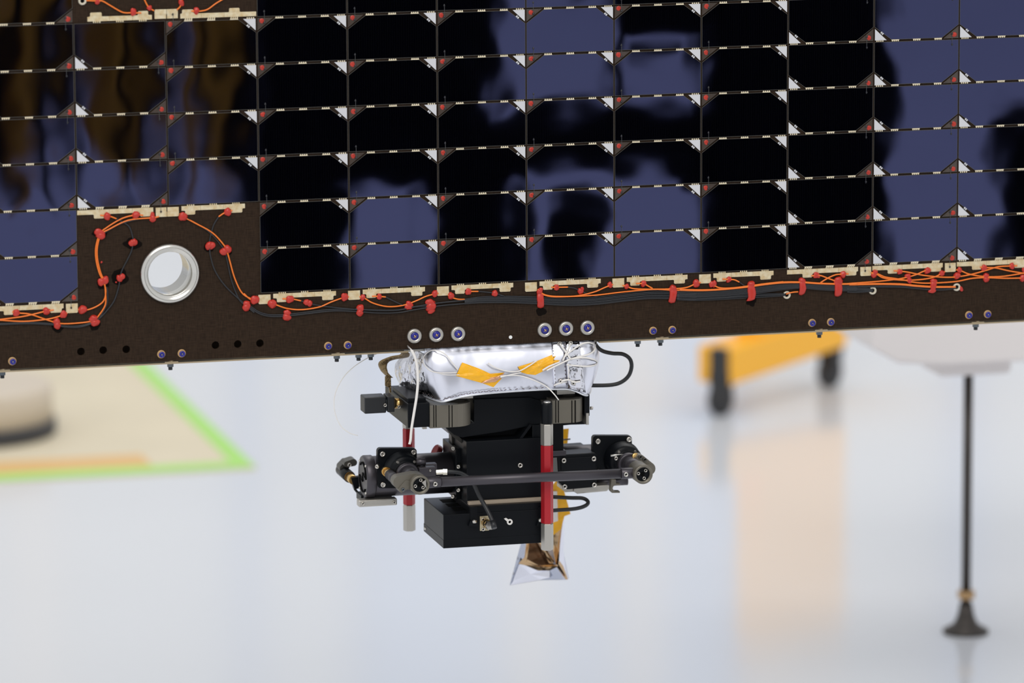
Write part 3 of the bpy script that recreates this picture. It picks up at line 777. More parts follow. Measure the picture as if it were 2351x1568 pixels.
# free white cords
p = smooth_path([at(x, y, -.012 + .0 * k) for k, (x, y) in enumerate(zc([(1150, 255), (1210, 380), (1245, 550), (1250, 750), (1232, 950), (1200, 1150), (1160, 1400), (1145, 1568)], *ZA) + [(940, 1020)])], 8)
p[0].y = .0; 
tag(part('lacing_tape', MB().tube(p, .0013, 8, flat=.35, up=(0.2, -1, 0)), M['cord']), 'thick white lace hanging from panel edge past left end of foil blanket', 'lace')
p = smooth_path([at(x, y, .022 + .004 * k * 0) for k, (x, y) in enumerate(zc([(720, 305), (560, 370), (350, 500), (200, 640), (100, 800), (50, 950), (45, 1100), (80, 1250), (150, 1380), (270, 1470), (385, 1505)], *ZA))], 8)
tag(part('filament', MB().tube(p, .0004, 6), M['cord']), 'thin white filament curling in the air left of the black connector', 'filament')

# ------------------------------------------------------------------ the black mechanism
mech = thing('gimbal_mechanism', 'black anodised gimbal mechanism with two motors and a long tube, below the foil blanket', 'mechanism', at(1150, 1100, .05))
def hexbolt(x, y, Y, r=5.0, d=(0, -1, 0), h=.0016, col='steel', parent=None):
    p = at(x, y, Y); r *= MPP; d = V(d)
    b = MB().lathe(p, d, [(r, -.0005), (r, h * .75), (r * .85, h), (r * .52, h), (r * .48, h * .35)], 16)
    b.lathe(p + d * h * .3, d, [(r * .5, 0), (r * .45, .0001)], 6, 1, False)
    return part('bolt', b, [M[col], M['hole']], parent or mech)
BV = .0006
# upper bracket
part('bracket_block', pbox(MB(), 936, 927, 987, 980, .002, .09), M['black'], mech, BV)
part('bracket_step', pbox(MB(), 936, 915, 978, 930, .008, .06), M['black'], mech, BV)
part('bracket_arm', pbox(MB(), 923, 908, 990, 962, .045, .04), M['midgrey'], mech, BV)
part('end_plate', pbox(MB(), 922, 905, 932, 962, .040, .004), M['black'], mech)
def boss(name, x1, x2, yt, yb, Y, dep, rx, gro):
    a_, b_ = at(x1, yt, Y), at(x2, yb, Y)
    zt, zb = at(.5 * (x1 + x2), yt, Y).z, at(.5 * (x1 + x2), yb, Y).z
    poly = [V((a_.x, Y, zb))]
    R = rx * MPP
    for k in range(11):
        q = PI / 2 * k / 10
        poly.append(V((b_.x - R + R * math.sin(q), Y + R * .9 - R * .9 * math.cos(q), zb)))
    poly += [V((b_.x, Y + dep, zb)), V((a_.x, Y + dep, zb))]
    o = part(name, MB().prism(poly, (0, 0, zt - zb)), M['grey'], mech, .0008)
    for g in gro:
        part('groove', pbox(MB(), g, yt + 1.5, g + 2.2, yb - .5, Y - .0002, .001), M['hole'], mech)  # black strip on the face; the groove's shade is its colour
boss('boss', 987, 1089, 929, 981, .0, .06, 46, (995, 1000, 1030, 1037))
boss('boss', 1268, 1344, 918, 971, .0, .06, 34, (1275, 1281, 1312, 1320))
part('spacer', MB().cyl(at(1045, 933, .022), at(1045, 912, .022), 24 * MPP, n=28), M['midgrey'], mech)
part('spacer', MB().cyl(at(1305, 924, .022), at(1305, 902, .022), 16 * MPP, n=28), M['midgrey'], mech)
part('pad', pbox(MB(), 1050, 905, 1086, 914, .012, .03), M['alu_satin'], mech)
part('pad', pbox(MB(), 1279, 897, 1320, 904, .012, .03), M['alu_satin'], mech)
part('top_plate', pbox(MB(), 1086, 900, 1346, 913, .02, .09), M['black'], mech, BV)
part('web', MB().prism(pxpoly([(1022, 981), (1088, 970), (1088, 916), (1215, 912), (1243, 920), (1243, 973), (1212, 979), (1150, 992), (1062, 1005), (1042, 998)], .018), (0, .07, 0)), M['black'], mech, BV)
part('rib', MB().prism(pxpoly([(1216, 974), (1222, 976), (1194, 1014), (1188, 1013)], .014), (0, .05, 0)), M['black'], mech)
part('rib', MB().prism(pxpoly([(1022, 981), (1030, 980), (1066, 1014), (1060, 1018), (1036, 1000)], .030), (0, .05, 0)), M['midgrey'], mech)
part('column', pbox(MB(), 1222, 976, 1243, 1014, .016, .02), M['black'], mech, BV)
part('neck', pbox(MB(), 1085, 985, 1240, 1024, .034, .04), M['black'], mech)
part('right_plate', pbox(MB(), 1342, 906, 1354, 955, .006, .08), M['black'], mech, BV)
part('light_plate', pbox(MB(), 1346, 949, 1352, 975, .004, .06), M['alu_satin'], mech)
part('lower_tab', MB().prism(pxpoly([(1268, 970), (1345, 962), (1345, 974), (1310, 975), (1268, 979)], .02), (0, .05, 0)), M['black'], mech)
hexbolt(1356, 937, .03, 4, (1, 0, 0), .002)
part('pin', pbox(MB(), 971, 980, 980, 985, .004, .004), M['alu_satin'], mech)
# left connector
part('connector_body', pbox(MB(), 837, 913, 887, 948, .033, .018), M['rubber'], mech, .0009)
part('connector_flange', pbox(MB(), 890, 911, 906, 946, .032, .018), M['rubber'], mech, BV)
part('connector_core', pbox(MB(), 885, 918, 892, 942, .036, .010), M['bolt'], mech)
part('brass_collar', MB().cyl(at(905, 926, .039), at(930, 925, .039), 12 * MPP, n=20), M['brass'], mech)
hexbolt(884, 930, .032, 4.2)
hexbolt(916, 934, .033, 4); hexbolt(921, 953, .040, 3.5)
# grounding braid
p = smooth_path([at(x, y, Y) for (x, y), Y in zip(zc([(985, 285), (1065, 315), (1045, 360), (900, 385), (785, 430), (742, 490), (770, 580), (828, 650), (836, 668)], *ZA), (.03, .03, .04, .05, .055, .058, .06, .06, .06))], 8)
part('grounding_braid', MB().tube(p, .0042, 10, flat=.3, up=(.3, .3, 1)), M['braid'], mech)
part('braid_lug', MB().prism(pxpoly(zc([(782, 655), (862, 650), (866, 800), (832, 815), (782, 790)], *ZA), .058), (0, .002, 0)).prism(pxpoly(zc([(830, 800), (866, 800), (868, 880), (846, 890)], *ZA), .058), (0, .002, 0)), M['braid'], mech)
# tower and lower box
part('tower', pbox(MB(), 1071, 1014, 1244, 1166, .012, .057), M['black'], mech, BV)
part('side_plate', pbox(MB(), 1060, 1018, 1073, 1152, .03, .05), M['black'], mech, BV)
part('lower_box', pbox(MB(), 1018, 1182, 1262, 1240, .0, .076), M['black'], mech, BV)
part('box_lid', pbox(MB(), 1018, 1240.6, 1262, 1245, -.0004, .0768), M['black'], mech, .0003)
part('upper_housing', pbox(MB(), 1078, 1163, 1262, 1188, .0008, .06), M['black'], mech, BV)
gas = mat('cream_gasket', (.55, .45, .34), .45)
part('gasket', pbox(MB(), 1076, 1152.5, 1244, 1155, .0075, .04), gas, mech)
a_ = at(1018, 1182, .0)
for (x0, x1, y0, y1) in ((.012, .085, .052, .066), (.013, .085, .034, .047), (.014, .085, .015, .029)):
    part('slot', MB().box((a_.x + x0, y0, a_.z - .002), (a_.x + x1, y1, a_.z + .0002)), M['hole'], mech)  # flat black plate; the recess shade is only its colour
hexbolt(1024, 1245, .004, 6, (0, 0, -1), .003); hexbolt(1168, 1238, .004, 6, (0, 0, -1), .003); hexbolt(978, 1211, .07, 5, (0, 0, -1), .002)
hexbolt(1194, 1068, .012, 6)
for x in (1082, 1238):
    part('clamp_foot', MB().prism(pxpoly([(x - 6, 1208), (x - 2, 1196), (x + 12, 1196), (x + 16, 1208)], -.004), (0, .005, 0)).prism(pxpoly([(x - 2, 1164), (x + 14, 1164), (x + 14, 1196), (x - 2, 1196)], -.001), (0, .002, 0)), M['black'], mech)
hexbolt(1089, 1199, -.003, 6, (0, 0, 1), .002); hexbolt(1241, 1196, -.003, 6, (0, 0, 1), .002)
# coax port
pf_ = part('port_flange', MB().prism(pxpoly([(1102, 1186), (1124, 1184), (1123, 1218), (1102, 1219)], -.002), (0, .002, 0)), mat('pale_brass', (.62, .54, .36), .35, .8), mech, .0003)
hexbolt(1109, 1193, -.002, 4.5, h=.0012, parent=pf_); hexbolt(1109, 1215, -.002, 4.5, h=.0012, parent=pf_)
q0, q1 = at(1113, 1199, -.002), at(1127, 1208, -.020)
part('port_nut', MB().lathe(q0, q1 - q0, [(.0034, 0), (.0034, .006)] + [(.0036 + .0004 * (k % 2), .006 + .0009 * k) for k in range(6)], 18).lathe(q0 + (q1 - q0) * .55, q1 - q0, [(.0042, 0), (.0042, .006)], 6, 1, False), [M['brass'], M['steel']], mech)
p = smooth_path([at(x, y, Y) for x, y, Y in ((1016, 1083, -.002), (1040, 1083, -.004), (1062, 1088, -.004), (1084, 1105, -.006), (1100, 1138, -.008), (1118, 1170, -.014), (1130, 1195, -.021), (1133, 1210, -.025))], 8)
part('coax_cable', MB().tube(p, 5 * MPP, 10), M['rubber'], mech)
part('coax_boot', MB().cyl(at(1131, 1196, -.022), at(1135, 1213, -.026), 6.5 * MPP, n=14), M['rubber'], mech)
part('earth_lug', MB().lathe(at(1170, 1198, 0), (0, -1, 0), [(3.2 * MPP, 0), (3.2 * MPP, .001), (7 * MPP, .001), (7 * MPP, 0)], 20).prism(pxpoly([(1157, 1191), (1162, 1189), (1168, 1193), (1165, 1198)], -.0006), (0, .0006, 0)), M['cord'], mech)
# motors
MY = .06
ca = at(836, 1095, MY); zmot = ca.z; RM = .0186
def xm(px, y=1090): return at(px, y, MY).x
part('motor_body', MB().lathe((xm(842), MY, zmot), (1, 0, 0), [(RM * .9, 0), (RM, .0008), (RM, xm(1066) - xm(842))], 48), M['satin'], mech)
mc_ = part('motor_cap', MB().lathe((xm(833), MY, zmot), (1, 0, 0), [(RM * .82, 0.0004), (RM * .86, 0), (RM * 1.02, .0), (RM * 1.06, .0012), (RM * 1.06, .008), (RM * 1.0, .009)], 48), M['satin'], mech)
cx_ = xm(833) - .0003
b = MB()
for k0 in (.25, 1.25):
    arc = [V((cx_, MY + RM * .72 * math.cos(PI * (k0 + .75 * t / 14)), zmot + RM * .72 * math.sin(PI * (k0 + .75 * t / 14)))) for t in range(15)]
    b.tube(arc, .0007, 5)
b.tube([V((cx_, MY - RM * .7, zmot + .001)), V((cx_, MY, zmot + .004)), V((cx_, MY, zmot - .004)), V((cx_, MY + RM * .7, zmot - .001))], .0006, 5)
part('cap_slots', b, M['hole'], mc_)
for k in range(4):
    q = PI / 4 + k * PI / 2
    part('bolt', MB().cyl((xm(833) - .0008, MY + RM * .95 * math.cos(q), zmot + RM * .95 * math.sin(q)), (xm(833) + .001, MY + RM * .95 * math.cos(q), zmot + RM * .95 * math.sin(q)), .0011, n=10), M['steel'], mc_)
part('motor_body', MB().lathe((xm(1285, 1074), MY, zmot), (1, 0, 0), [(RM, 0), (RM, xm(1400, 1070) - xm(1285, 1074))], 48), M['satin'], mech)
def rsq(cx, cy, w, h, r, n=5):
    out = []
    for (sx, sy, a0) in ((1, 1, 0), (-1, 1, 1), (-1, -1, 2), (1, -1, 3)):
        for k in range(n + 1):
            q = (a0 + k / n) * PI / 2
            out.append((cx + sx * (w - r) + r * math.cos(q), cy + sy * (h - r) + r * math.sin(q)))
    return out
def shift(px, py, Ya, Yb):
    """where the point seen at px,py on plane Ya shows on plane Yb (along the depth axis)"""
    a_ = at(px, py, Ya); q = V((a_.x, Yb, a_.z)) - CAM
    w = q.dot(_f)
    return FW / 2 + FPX * q.dot(CR) / w, FH / 2 - FPX * q.dot(CU) / w
def turret(rx, ry, fx, fy, sgn):
    # rx,ry ring centre on the image; fx,fy flange centre
    fl_ = part('turret_flange', MB().prism(pxpoly(rsq(fx, fy, 45, 46, 8), .040), (0, .006, 0)), M['black'], mech, .0008)
    part('turret_block', MB().prism(pxpoly(rsq(fx + 3, fy + 6, 38, 40, 8), .045), (0, .018, 0)), M['black'], mech)
    for (dx_, dy_) in ((-34, -33), (37, -37), (-33, 37)):
        hexbolt(fx + dx_, fy + dy_, .040, 6.5, h=.0022, parent=fl_)
    c = at(rx, ry, -.02)
    def P(Y): return V((c.x, Y, c.z))
    part('turret_drum', MB().lathe(P(.041), (0, -1, 0), [(.0170, 0), (.0170, .004), (.0160, .005), (.0157, .016), (.0140, .018), (.0115, .019), (.0110, .022)], 44), M['black'], mech)
    part('turret_collar', MB().lathe(P(.022), (0, -1, 0), [(.0104, 0), (.0104, .008), (.0094, .0095)], 36), M['satin'], mech)
    part('joint_post', MB().cyl(P(.02), P(-.016), .0080, n=32), M['satin'], mech)
    for q in (2.2, .9):
        part('bolt', MB().cyl((c.x + .0126 * math.cos(q), .026, c.z + .0126 * math.sin(q)), (c.x + .0126 * math.cos(q), .0215, c.z + .0126 * math.sin(q)), .0012, n=10), M['steel'], mech)
    part('joint_ring', MB().lathe(P(-.012), (0, -1, 0), [(.0088, 0), (.0088, .021), (.0082, .022), (.0067, .022), (.0065, .0185)], 44), M['grey'], mech)
    jf_ = part('joint_face', MB().lathe(P(-.030), (0, -1, 0), [(.0066, 0), (.0066, .0006)], 32).lathe(P(-.0307), (0, -1, 0), [(.0020, 0), (.0019, .0002)], 18, 1), [M['black'], M['hole']], mech)
    for k in range(3):
        q = PI / 2 * .85 + k * 2 * PI / 3 if sgn < 0 else PI * .75 + k * 2 * PI / 3 - 1.5
        b_ = P(-.0306) + V((.0042 * math.cos(q), 0, .0042 * math.sin(q)))
        bb = MB().lathe(b_, (0, -1, 0), [(.0017, 0), (.0017, .0008), (.0014, .0011), (.0009, .0011), (.0008, .0004)], 14).lathe(b_ + V((0, -.0004, 0)), (0, -1, 0), [(.0009, 0), (.0008, .0001)], 6, 1, False)
        part('bolt', bb, [M['steel'], M['hole']], jf_)
    return c
jl = turret(957, 1107, 912, 1075, -1)
jr = turret(1468, 1083, 1406, 1046, 1)
# long tube between the joints
ta = V((jl.x, -.024, jl.z)); tb = V((jr.x, -.024, jr.z)); td = (tb - ta).normalized()
part('boom_tube', MB().cyl(ta + td * .017, tb - td * .014, 11.3 * MPP, n=32), M['satin'], mech)
part('tube_sleeve', MB().cyl(ta + td * .0075, ta + td * .0205, 12.8 * MPP, n=32, bev=.0004), M['satin'], mech)
part('tube_sleeve', MB().cyl(tb - td * .0185, tb - td * .006, 12.8 * MPP, n=32, bev=.0004), M['satin'], mech)
hexbolt(999, 1111, -.0291, 5.5); hexbolt(1437, 1089, -.0291, 5.5)
part('wedge', MB().prism(pxpoly([(969, 1108), (978, 1101), (979, 1121)], -.0336), (0, .002, 0)), M['alu_satin'], mech)
# links and secondary arms
def hull(c1, r1, c2, r2, n=14):
    a0 = math.atan2(c2[1] - c1[1], c2[0] - c1[0])
    return [(c1[0] + r1 * math.cos(a0 + PI / 2 + PI * k / n), c1[1] + r1 * math.sin(a0 + PI / 2 + PI * k / n)) for k in range(n + 1)] + \
           [(c2[0] + r2 * math.cos(a0 - PI / 2 + PI * k / n), c2[1] + r2 * math.sin(a0 - PI / 2 + PI * k / n)) for k in range(n + 1)]
part('link', MB().prism(pxpoly(hull((918, 1108), 15, (950, 1106), 19), -.026), (0, .012, 0)).prism(pxpoly(hull((922, 1124), 7, (935, 1112), 9), -.027), (0, .011, 0)), M['grey'], mech, .0008)
hexbolt(925, 1124, -.027, 4, col='bolt')
c = at(914, 1106, -.02)
part('secondary_arm', MB().cyl((c.x, -.016, c.z), (c.x, .013, c.z), 12 * MPP, n=28), M['satin'], mech)
part('brass_fitting', MB().cyl((c.x, .012, c.z), (c.x, .026, c.z), 9.5 * MPP, n=24).cyl((c.x, .024, c.z), (c.x, .030, c.z), 11 * MPP, n=24), M['brass'], mech)
part('link', MB().prism(pxpoly(hull((1470, 1056), 12, (1490, 1076), 15), .004), (0, .010, 0)).prism(pxpoly(hull((1474, 1083), 14, (1488, 1078), 12), .002), (0, .01, 0)), M['grey'], mech, .0008)
hexbolt(1470, 1049, .004, 5, col='midgrey'); hexbolt(1480, 1055, .004, 5, col='midgrey')
part('brass_fitting', MB().lathe(at(1457, 1048, .012), (0, -1, .25), [(8 * MPP, 0), (8 * MPP, .004), (5 * MPP, .004)], 24), M['brass'], mech)
part('link', MB().cyl(at(1470, 1098, .0), at(1487, 1096, .0), 5 * MPP, n=12), M['black'], mech)
# rear left arm
c = at(806, 1098, .10)
part('secondary_arm', MB().cyl((c.x, .105, c.z), (c.x, .142, c.z), 14 * MPP, n=28, bev=.001), M['black'], mech)
part('brass_fitting', MB().cyl((c.x, .106, c.z), (c.x, .090, c.z), 10.5 * MPP, n=24).cyl((c.x, .109, c.z), (c.x, .105, c.z), 12 * MPP, n=24), M['brass'], mech)
part('link', MB().prism(pxpoly(hull((797, 1066), 7, (812, 1062), 8), .115), (0, .014, 0)).prism(pxpoly(hull((790, 1076), 10, (797, 1066), 8), .125), (0, .014, 0)), M['midgrey'], mech, .0006)
hexbolt(802, 1067, .115, 5)
part('arm_bracket', MB().prism(pxpoly([(806, 1098), (826, 1094), (828, 1120), (814, 1124)], .088), (0, .006, 0)).tube([at(814, 1122, .088), at(822, 1132, .085), at(832, 1138, .08)], 3 * MPP, 6), M['black'], mech)
# top-side details on the left motor
part('sensor_cylinder', MB().cyl(at(956, 1061, .02), at(976, 1060, .02), 9 * MPP, n=20), M['satin'], mech)
part('sensor_block', pbox(MB(), 962, 1074, 1001, 1093, .012, .02).box(at(972, 1066, .022), at(999, 1076, .03)), M['satin'], mech, BV)
hexbolt(987, 1080, .012, 2.5)
part('cable_fitting', MB().cyl(at(1002, 1084, .0), at(1017, 1083, -.002), 6 * MPP, n=6, smooth=False).cyl(at(1017, 1083, -.002), at(1027, 1083, -.003), 7.5 * MPP, n=6, smooth=False), mat('nickel', (.75, .70, .58), .25, .9), mech)
for (x, y) in ((1055, 1070), (1055, 1124), (1043, 1028), (1042, 1139), (868, 1070)):
    hexbolt(x, y, .034, 5, (-.5, -.86, 0), .004)
part('motor_flange', pbox(MB(), 1046, 1030, 1063, 1146, .036, .05), M['black'], mech, BV)
part('side_bracket', MB().prism(pxpoly([(1036, 996), (1070, 1020), (1070, 1046), (1040, 1046)], .06), (0, .01, 0)), M['midgrey'], mech)
part('knob', MB().lathe(at(1008, 1040, .09), (-.9, -.1, .5), [(.002, -.008), (.002, 0), (.0062, .0), (.0066, .001), (.0066, .0045), (.006, .0052)], 24), M['reddark'], mech)
part('foot_plate', pbox(MB(), 824, 1149, 912, 1160, .045, .010), M['alu_satin'], mech, .001)
part('foot_block', pbox(MB(), 829, 1138, 900, 1150, .06, .02), M['black'], mech, BV)
hexbolt(833, 1156, .045, 4); hexbolt(905, 1153, .045, 4)
# right motor housing
hs_ = part('housing', MB().prism(pxpoly([(1283, 1045), (1366, 1039), (1371, 1046), (1370, 1118), (1302, 1124), (1283, 1108), (1279, 1050)], .030), (0, .05, 0)), M['black'], mech, .0009)
part('housing_panel', pbox(MB(), 1288, 1052, 1368, 1076, .029, .002), M['black'], mech, BV)
for (x, y) in ((1294, 1057), (1363, 1053), (1296, 1117), (1364, 1113)): hexbolt(x, y, .029, 6, parent=hs_)
hexbolt(1414, 1052, .0, 4.5); 
part('column', pbox(MB(), 1268, 972, 1294, 1050, .03, .05), M['black'], mech, BV)
part('crossbar', pbox(MB(), 1262, 1036, 1300, 1046, .028, .02), M['satin'], mech, BV)
part('foot_plate', MB().prism(pxpoly([(1319, 1119), (1398, 1113), (1400, 1121), (1394, 1128), (1326, 1134), (1316, 1128)], .034), (0, .05, 0)), M['alu_satin'], mech, .0008)
part('foot_plate', pbox(MB(), 1298, 1122, 1318, 1129, .036, .03), M['alu_satin'], mech)
part('motor_tail', MB().cyl(at(1365, 1108, .05), at(1440, 1104, .05), 10 * MPP, n=20), M['satin'], mech)
part('fork', MB().prism(pxpoly(zc([(1310, 1005), (1385, 1005), (1385, 1070), (1455, 1070), (1455, 1098), (1380, 1098), (1345, 1115), (1330, 1148), (1345, 1180), (1375, 1196), (1450, 1196), (1450, 1225), (1320, 1225), (1292, 1195)], 7.127, 1220, 960), .012), (0, .006, 0)), M['grey'], mech, .0004)
part('pointer', MB().cyl(at(1402, 1046, .004), at(1431, 1043, .004), 2.6 * MPP, .4 * MPP, n=12), M['alu'], mech)
# black cables
p = smooth_path([at(x, y, Y) for x, y, Y in ((1364, 778, .03), (1368, 792, .03), (1382, 805, .03), (1405, 811, .03), (1430, 813, .03), (1446, 824, .03), (1450, 842, .03), (1443, 863, .032), (1425, 878, .034), (1400, 884, .036), (1355, 885, .04))], 8)
tag(part('cable', MB().tube(p, 4.7 * MPP, 12), M['rubber']), 'thick black cable looping out at the right end of the foil blanket', 'cable')
p = smooth_path([at(x, y, Y) for x, y, Y in ((1240, 1140, .05), (1270, 1141, .045), (1310, 1143, .04), (1338, 1144, .035), (1350, 1152, .03), (1344, 1161, .025), (1320, 1168, .022), (1270, 1172, .02), (1225, 1176, .02))], 8)
tag(part('cable', MB().tube(p, 4.6 * MPP, 12), M['rubber']), 'short black cable loop beside the lower end of red and silver rod', 'cable')

# ------------------------------------------------------------------ red and silver hex rods
def rod(x, ytop, y1, y2, ybot, Y, label):
    p = at(x, ybot, Y)
    def zz(y): return at(x, y, Y).z
    r = thing('hex_rod', label, 'rod', p, 'red hexagonal guard rods')
    R = .0056
    for n, ya, yb, m_ in (('silver_end', ytop, y1, 'alu_satin'), ('red_sleeve', y1, y2, 'redpaint'), ('silver_end', y2, ybot, 'alu_satin')):
        part(n, MB().cyl((p.x, Y, zz(ya)), (p.x, Y, zz(yb)), R if m_ != 'redpaint' else R * .985, n=6, smooth=False, bev=.0006, phase=YAW * -1 + PI / 6 + .42), M[m_], r)
    return r
rod(1256.5, 973, 1022, 1201, 1262, -.010, 'red hexagonal rod with silver ends standing before the black tower')
rod(940, 960, 983, 1158, 1218, .127, 'red hexagonal rod with silver ends hanging behind the left motor')
part('rod_socket', MB().lathe(at(1255.5, 976, -.008), (0, 0, 1), [(.0049, 0), (.0050, .001), (.0050, .019), (.0044, .0205), (.003, .0206)], 28), M['black'], mech)
part('rod_cap', MB().lathe(at(1256, 924, -.008), (0, 0, 1), [(.0034, -.001), (.0034, .0008), (.0028, .001)], 18), M['steel'], mech)
part('rod_socket', MB().cyl(at(940, 965, .127), at(940, 930, .127), .0058, n=24), M['black'], mech)

# ------------------------------------------------------------------ foil pouch behind
PY = .155
pouch = thing('foil_pouch', 'crumpled silver and gold foil pouch hanging behind the lower black box on amber tape', 'pouch', at(1240, 1340, PY))
M['gold_reflect'] = mat('gold_dark_reflection', (.16, .085, .045), .22, 1.0, bump=.5, bscale=26, bdist=.004, var=.8, vscale=60, stretch=(.3, 1, 3))  # gold foil with its dark brown reflection put into the colour
M['foil_dark'] = mat('shaded_foil', (.50, .53, .63), .18, 1.0, bump=.8, bscale=34, bdist=.006)  # silver foil again, with dark reflections put into the colour
facets = [  # (material, [(px, px, depth offset)])
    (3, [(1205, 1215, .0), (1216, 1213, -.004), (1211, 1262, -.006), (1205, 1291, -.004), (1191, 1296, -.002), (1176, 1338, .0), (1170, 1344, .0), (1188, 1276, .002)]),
    (1, [(1210, 1226, -.007), (1218, 1225, -.008), (1209, 1292, -.008), (1203, 1290, -.006)]),
    (2, [(1216, 1222, .008), (1236, 1238, .009), (1255, 1264, .010), (1268, 1292, .006), (1277, 1299, .002), (1258, 1306, .001), (1235, 1303, .001), (1208, 1293, .002)]),
    (1, [(1217, 1220, -.006), (1232, 1219, -.007), (1252, 1258, -.009), (1273, 1288, -.007), (1270, 1294, -.005), (1261, 1293, -.003), (1243, 1260, -.003)]),
    (1, [(1262, 1212, -.002), (1293, 1192, -.003), (1286, 1240, -.007), (1284, 1270, -.009), (1282, 1295, -.008), (1304, 1330, -.001), (1298, 1331, -.001), (1277, 1300, -.006), (1270, 1265, -.004), (1264, 1240, -.003)]),
    (1, [(1190, 1294, -.006), (1203, 1280, -.007), (1208, 1291, -.008), (1238, 1301, -.009), (1262, 1302, -.009), (1279, 1296, -.008), (1282, 1300, -.006), (1262, 1310, -.007), (1235, 1310, -.007), (1206, 1298, -.006)]),
    (0, [(1192, 1296, -.003), (1206, 1297, -.006), (1235, 1309, -.006), (1262, 1310, -.005), (1262, 1326, -.006), (1240, 1331, -.002), (1172, 1343, .0), (1178, 1334, -.001)]),
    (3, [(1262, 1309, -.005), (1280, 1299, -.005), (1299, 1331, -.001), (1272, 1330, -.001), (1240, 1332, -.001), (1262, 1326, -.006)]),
    (0, [(1292, 1190, -.002), (1296, 1194, .0), (1291, 1278, .0), (1307, 1328, .0), (1301, 1331, .0), (1283, 1294, -.006), (1286, 1250, -.006)])]
pm = MB()
for mi, pts in facets:
    c_ = [sum(q[k] for q in pts) / len(pts) for k in range(3)]
    ring = [at(x, y, PY + dy_) for x, y, dy_ in pts]
    pm.add(ring + [at(c_[0], c_[1], PY + c_[2] + .0012)], [(i, (i + 1) % len(pts), len(pts)) for i in range(len(pts))], mi)
bk = [(1205, 1215), (1293, 1190), (1296, 1194), (1291, 1278), (1307, 1328), (1301, 1331), (1240, 1332), (1170, 1344), (1188, 1276)]
pm.add([at(x, y, PY + .012 if 0 < i < 8 else PY + .010) for i, (x, y) in enumerate(bk)] + [at(1240, 1270, PY + .016)], [(i, (i + 1) % 9, 9) for i in range(9)], 0)
po = part('bag', pm, [M['foil'], M['foil_gold'], M['gold_reflect'], M['foil_dark']], pouch)
for poly, Y in (([(1284, 986), (1306, 984), (1302, 1030), (1296, 1130), (1310, 1180), (1296, 1185), (1288, 1215), (1262, 1235), (1264, 1120), (1280, 1100)], PY - .014), ([(1238, 1116), (1250, 1112), (1252, 1150), (1240, 1152)], .075)):
    part('amber_tape', MB().prism(pxpoly(poly, Y), (0, .0008, 0)), M['amber'], pouch)
part('paper_strip', MB().prism(pxpoly([(1268, 1128), (1279, 1128), (1281, 1196), (1268, 1200)], PY - .016), (0, .0006, 0)), M['cord'], pouch)
part('wire', MB().tube(smooth_path([at(1284, 1010, PY - .02), at(1300, 1009, PY - .03), at(1309, 1008, PY - .03)], 4), 2 * MPP, 6), M['rubber'], pouch)

# ------------------------------------------------------------------ out-of-focus things on the floor behind
# tan mat with a green border
q1 = onfloor(588, 1078); q2 = onfloor(0, 1108)
my = (q1.y + q2.y) / 2; mx = q1.x
mt = thing('floor_mat', 'flat tan floor mat with bright green taped border at left', 'mat', (mx - .5, my + .6, 0))
part('mat_sheet', MB().box((mx - 1.3, my, .0), (mx, my + 1.9, .003)), mat('tan_mat', (.70, .62, .46), .6, var=.10, vscale=6), mt)
gw = .022 * KB
gt = mat('green_tape', (.38, .72, .14), .45)
part('border_tape', MB().box((mx - gw, my, .003), (mx, my + 1.9, .0036)), gt, mt)
part('border_tape', MB().box((mx - 1.3, my, .003), (mx - gw, my + gw * 1.6, .0036)), gt, mt)
part('orange_band', MB().box((mx - 1.3, my + gw * 1.6, .003), (mx - gw - .09 * KB, my + gw * 1.6 + .07 * KB, .0036)), mat('orange_band', (.72, .45, .17), .5), mt)
# tan drum with dark base ring
dc = onfloor(-70, 1000)
dr = .098 * KB
drum = thing('drum', 'round beige drum with dark rubber base ring standing on the tan mat', 'drum', (dc.x, dc.y, .0036))
part('drum_body', MB().lathe((dc.x, dc.y, .017), (0, 0, 1), [(dr, 0), (dr, .048), (dr - .006, .055)], 48), mat('beige_paint', (.60, .52, .42), .5), drum)
part('base_ring', MB().lathe((dc.x, dc.y, .0036), (0, 0, 1), [(dr + .002, 0), (dr + .004, .003), (dr + .004, .018), (dr, .021)], 48), mat('grey_rubber', (.04, .04, .045), .6), drum)
# yellow cart
w1 = onfloor(1656, 952); w2 = onfloor(1906, 888)
cart = thing('cart', 'yellow cart with black castors standing on the white floor behind the panel', 'cart', (w1 + w2) / 2)
yel = mat('yellow_paint', (1.0, .50, .035), .4)
ax = (w2 - w1).normalized(); nx_ = V((-ax.y, ax.x, 0)); L = (w2 - w1).length
L /= KB
def cp(t, s_, z): return w1 + (ax * t + nx_ * s_ + V((0, 0, z))) * KB
def obox(mb, t0, t1, s0, s1, z0, z1, sh=0.0):
    vs_ = [cp(t, s_, z + (sh if t == t1 else 0)) for z in (z0, z1) for (t, s_) in ((t0, s0), (t1, s0), (t1, s1), (t0, s1))]
    return mb.add(vs_, [(0, 3, 2, 1), (4, 5, 6, 7), (0, 1, 5, 4), (1, 2, 6, 5), (2, 3, 7, 6), (3, 0, 4, 7)])
part('beam', obox(MB(), 0.0, L + .016, -.014, .035, .036, .080, .014), yel, cart, .003)
part('post', obox(MB(), .07, L + .02, -.01, .03, .08, .30), yel, cart, .003)
wh = mat('castor_rubber', (.025, .025, .027), .5)
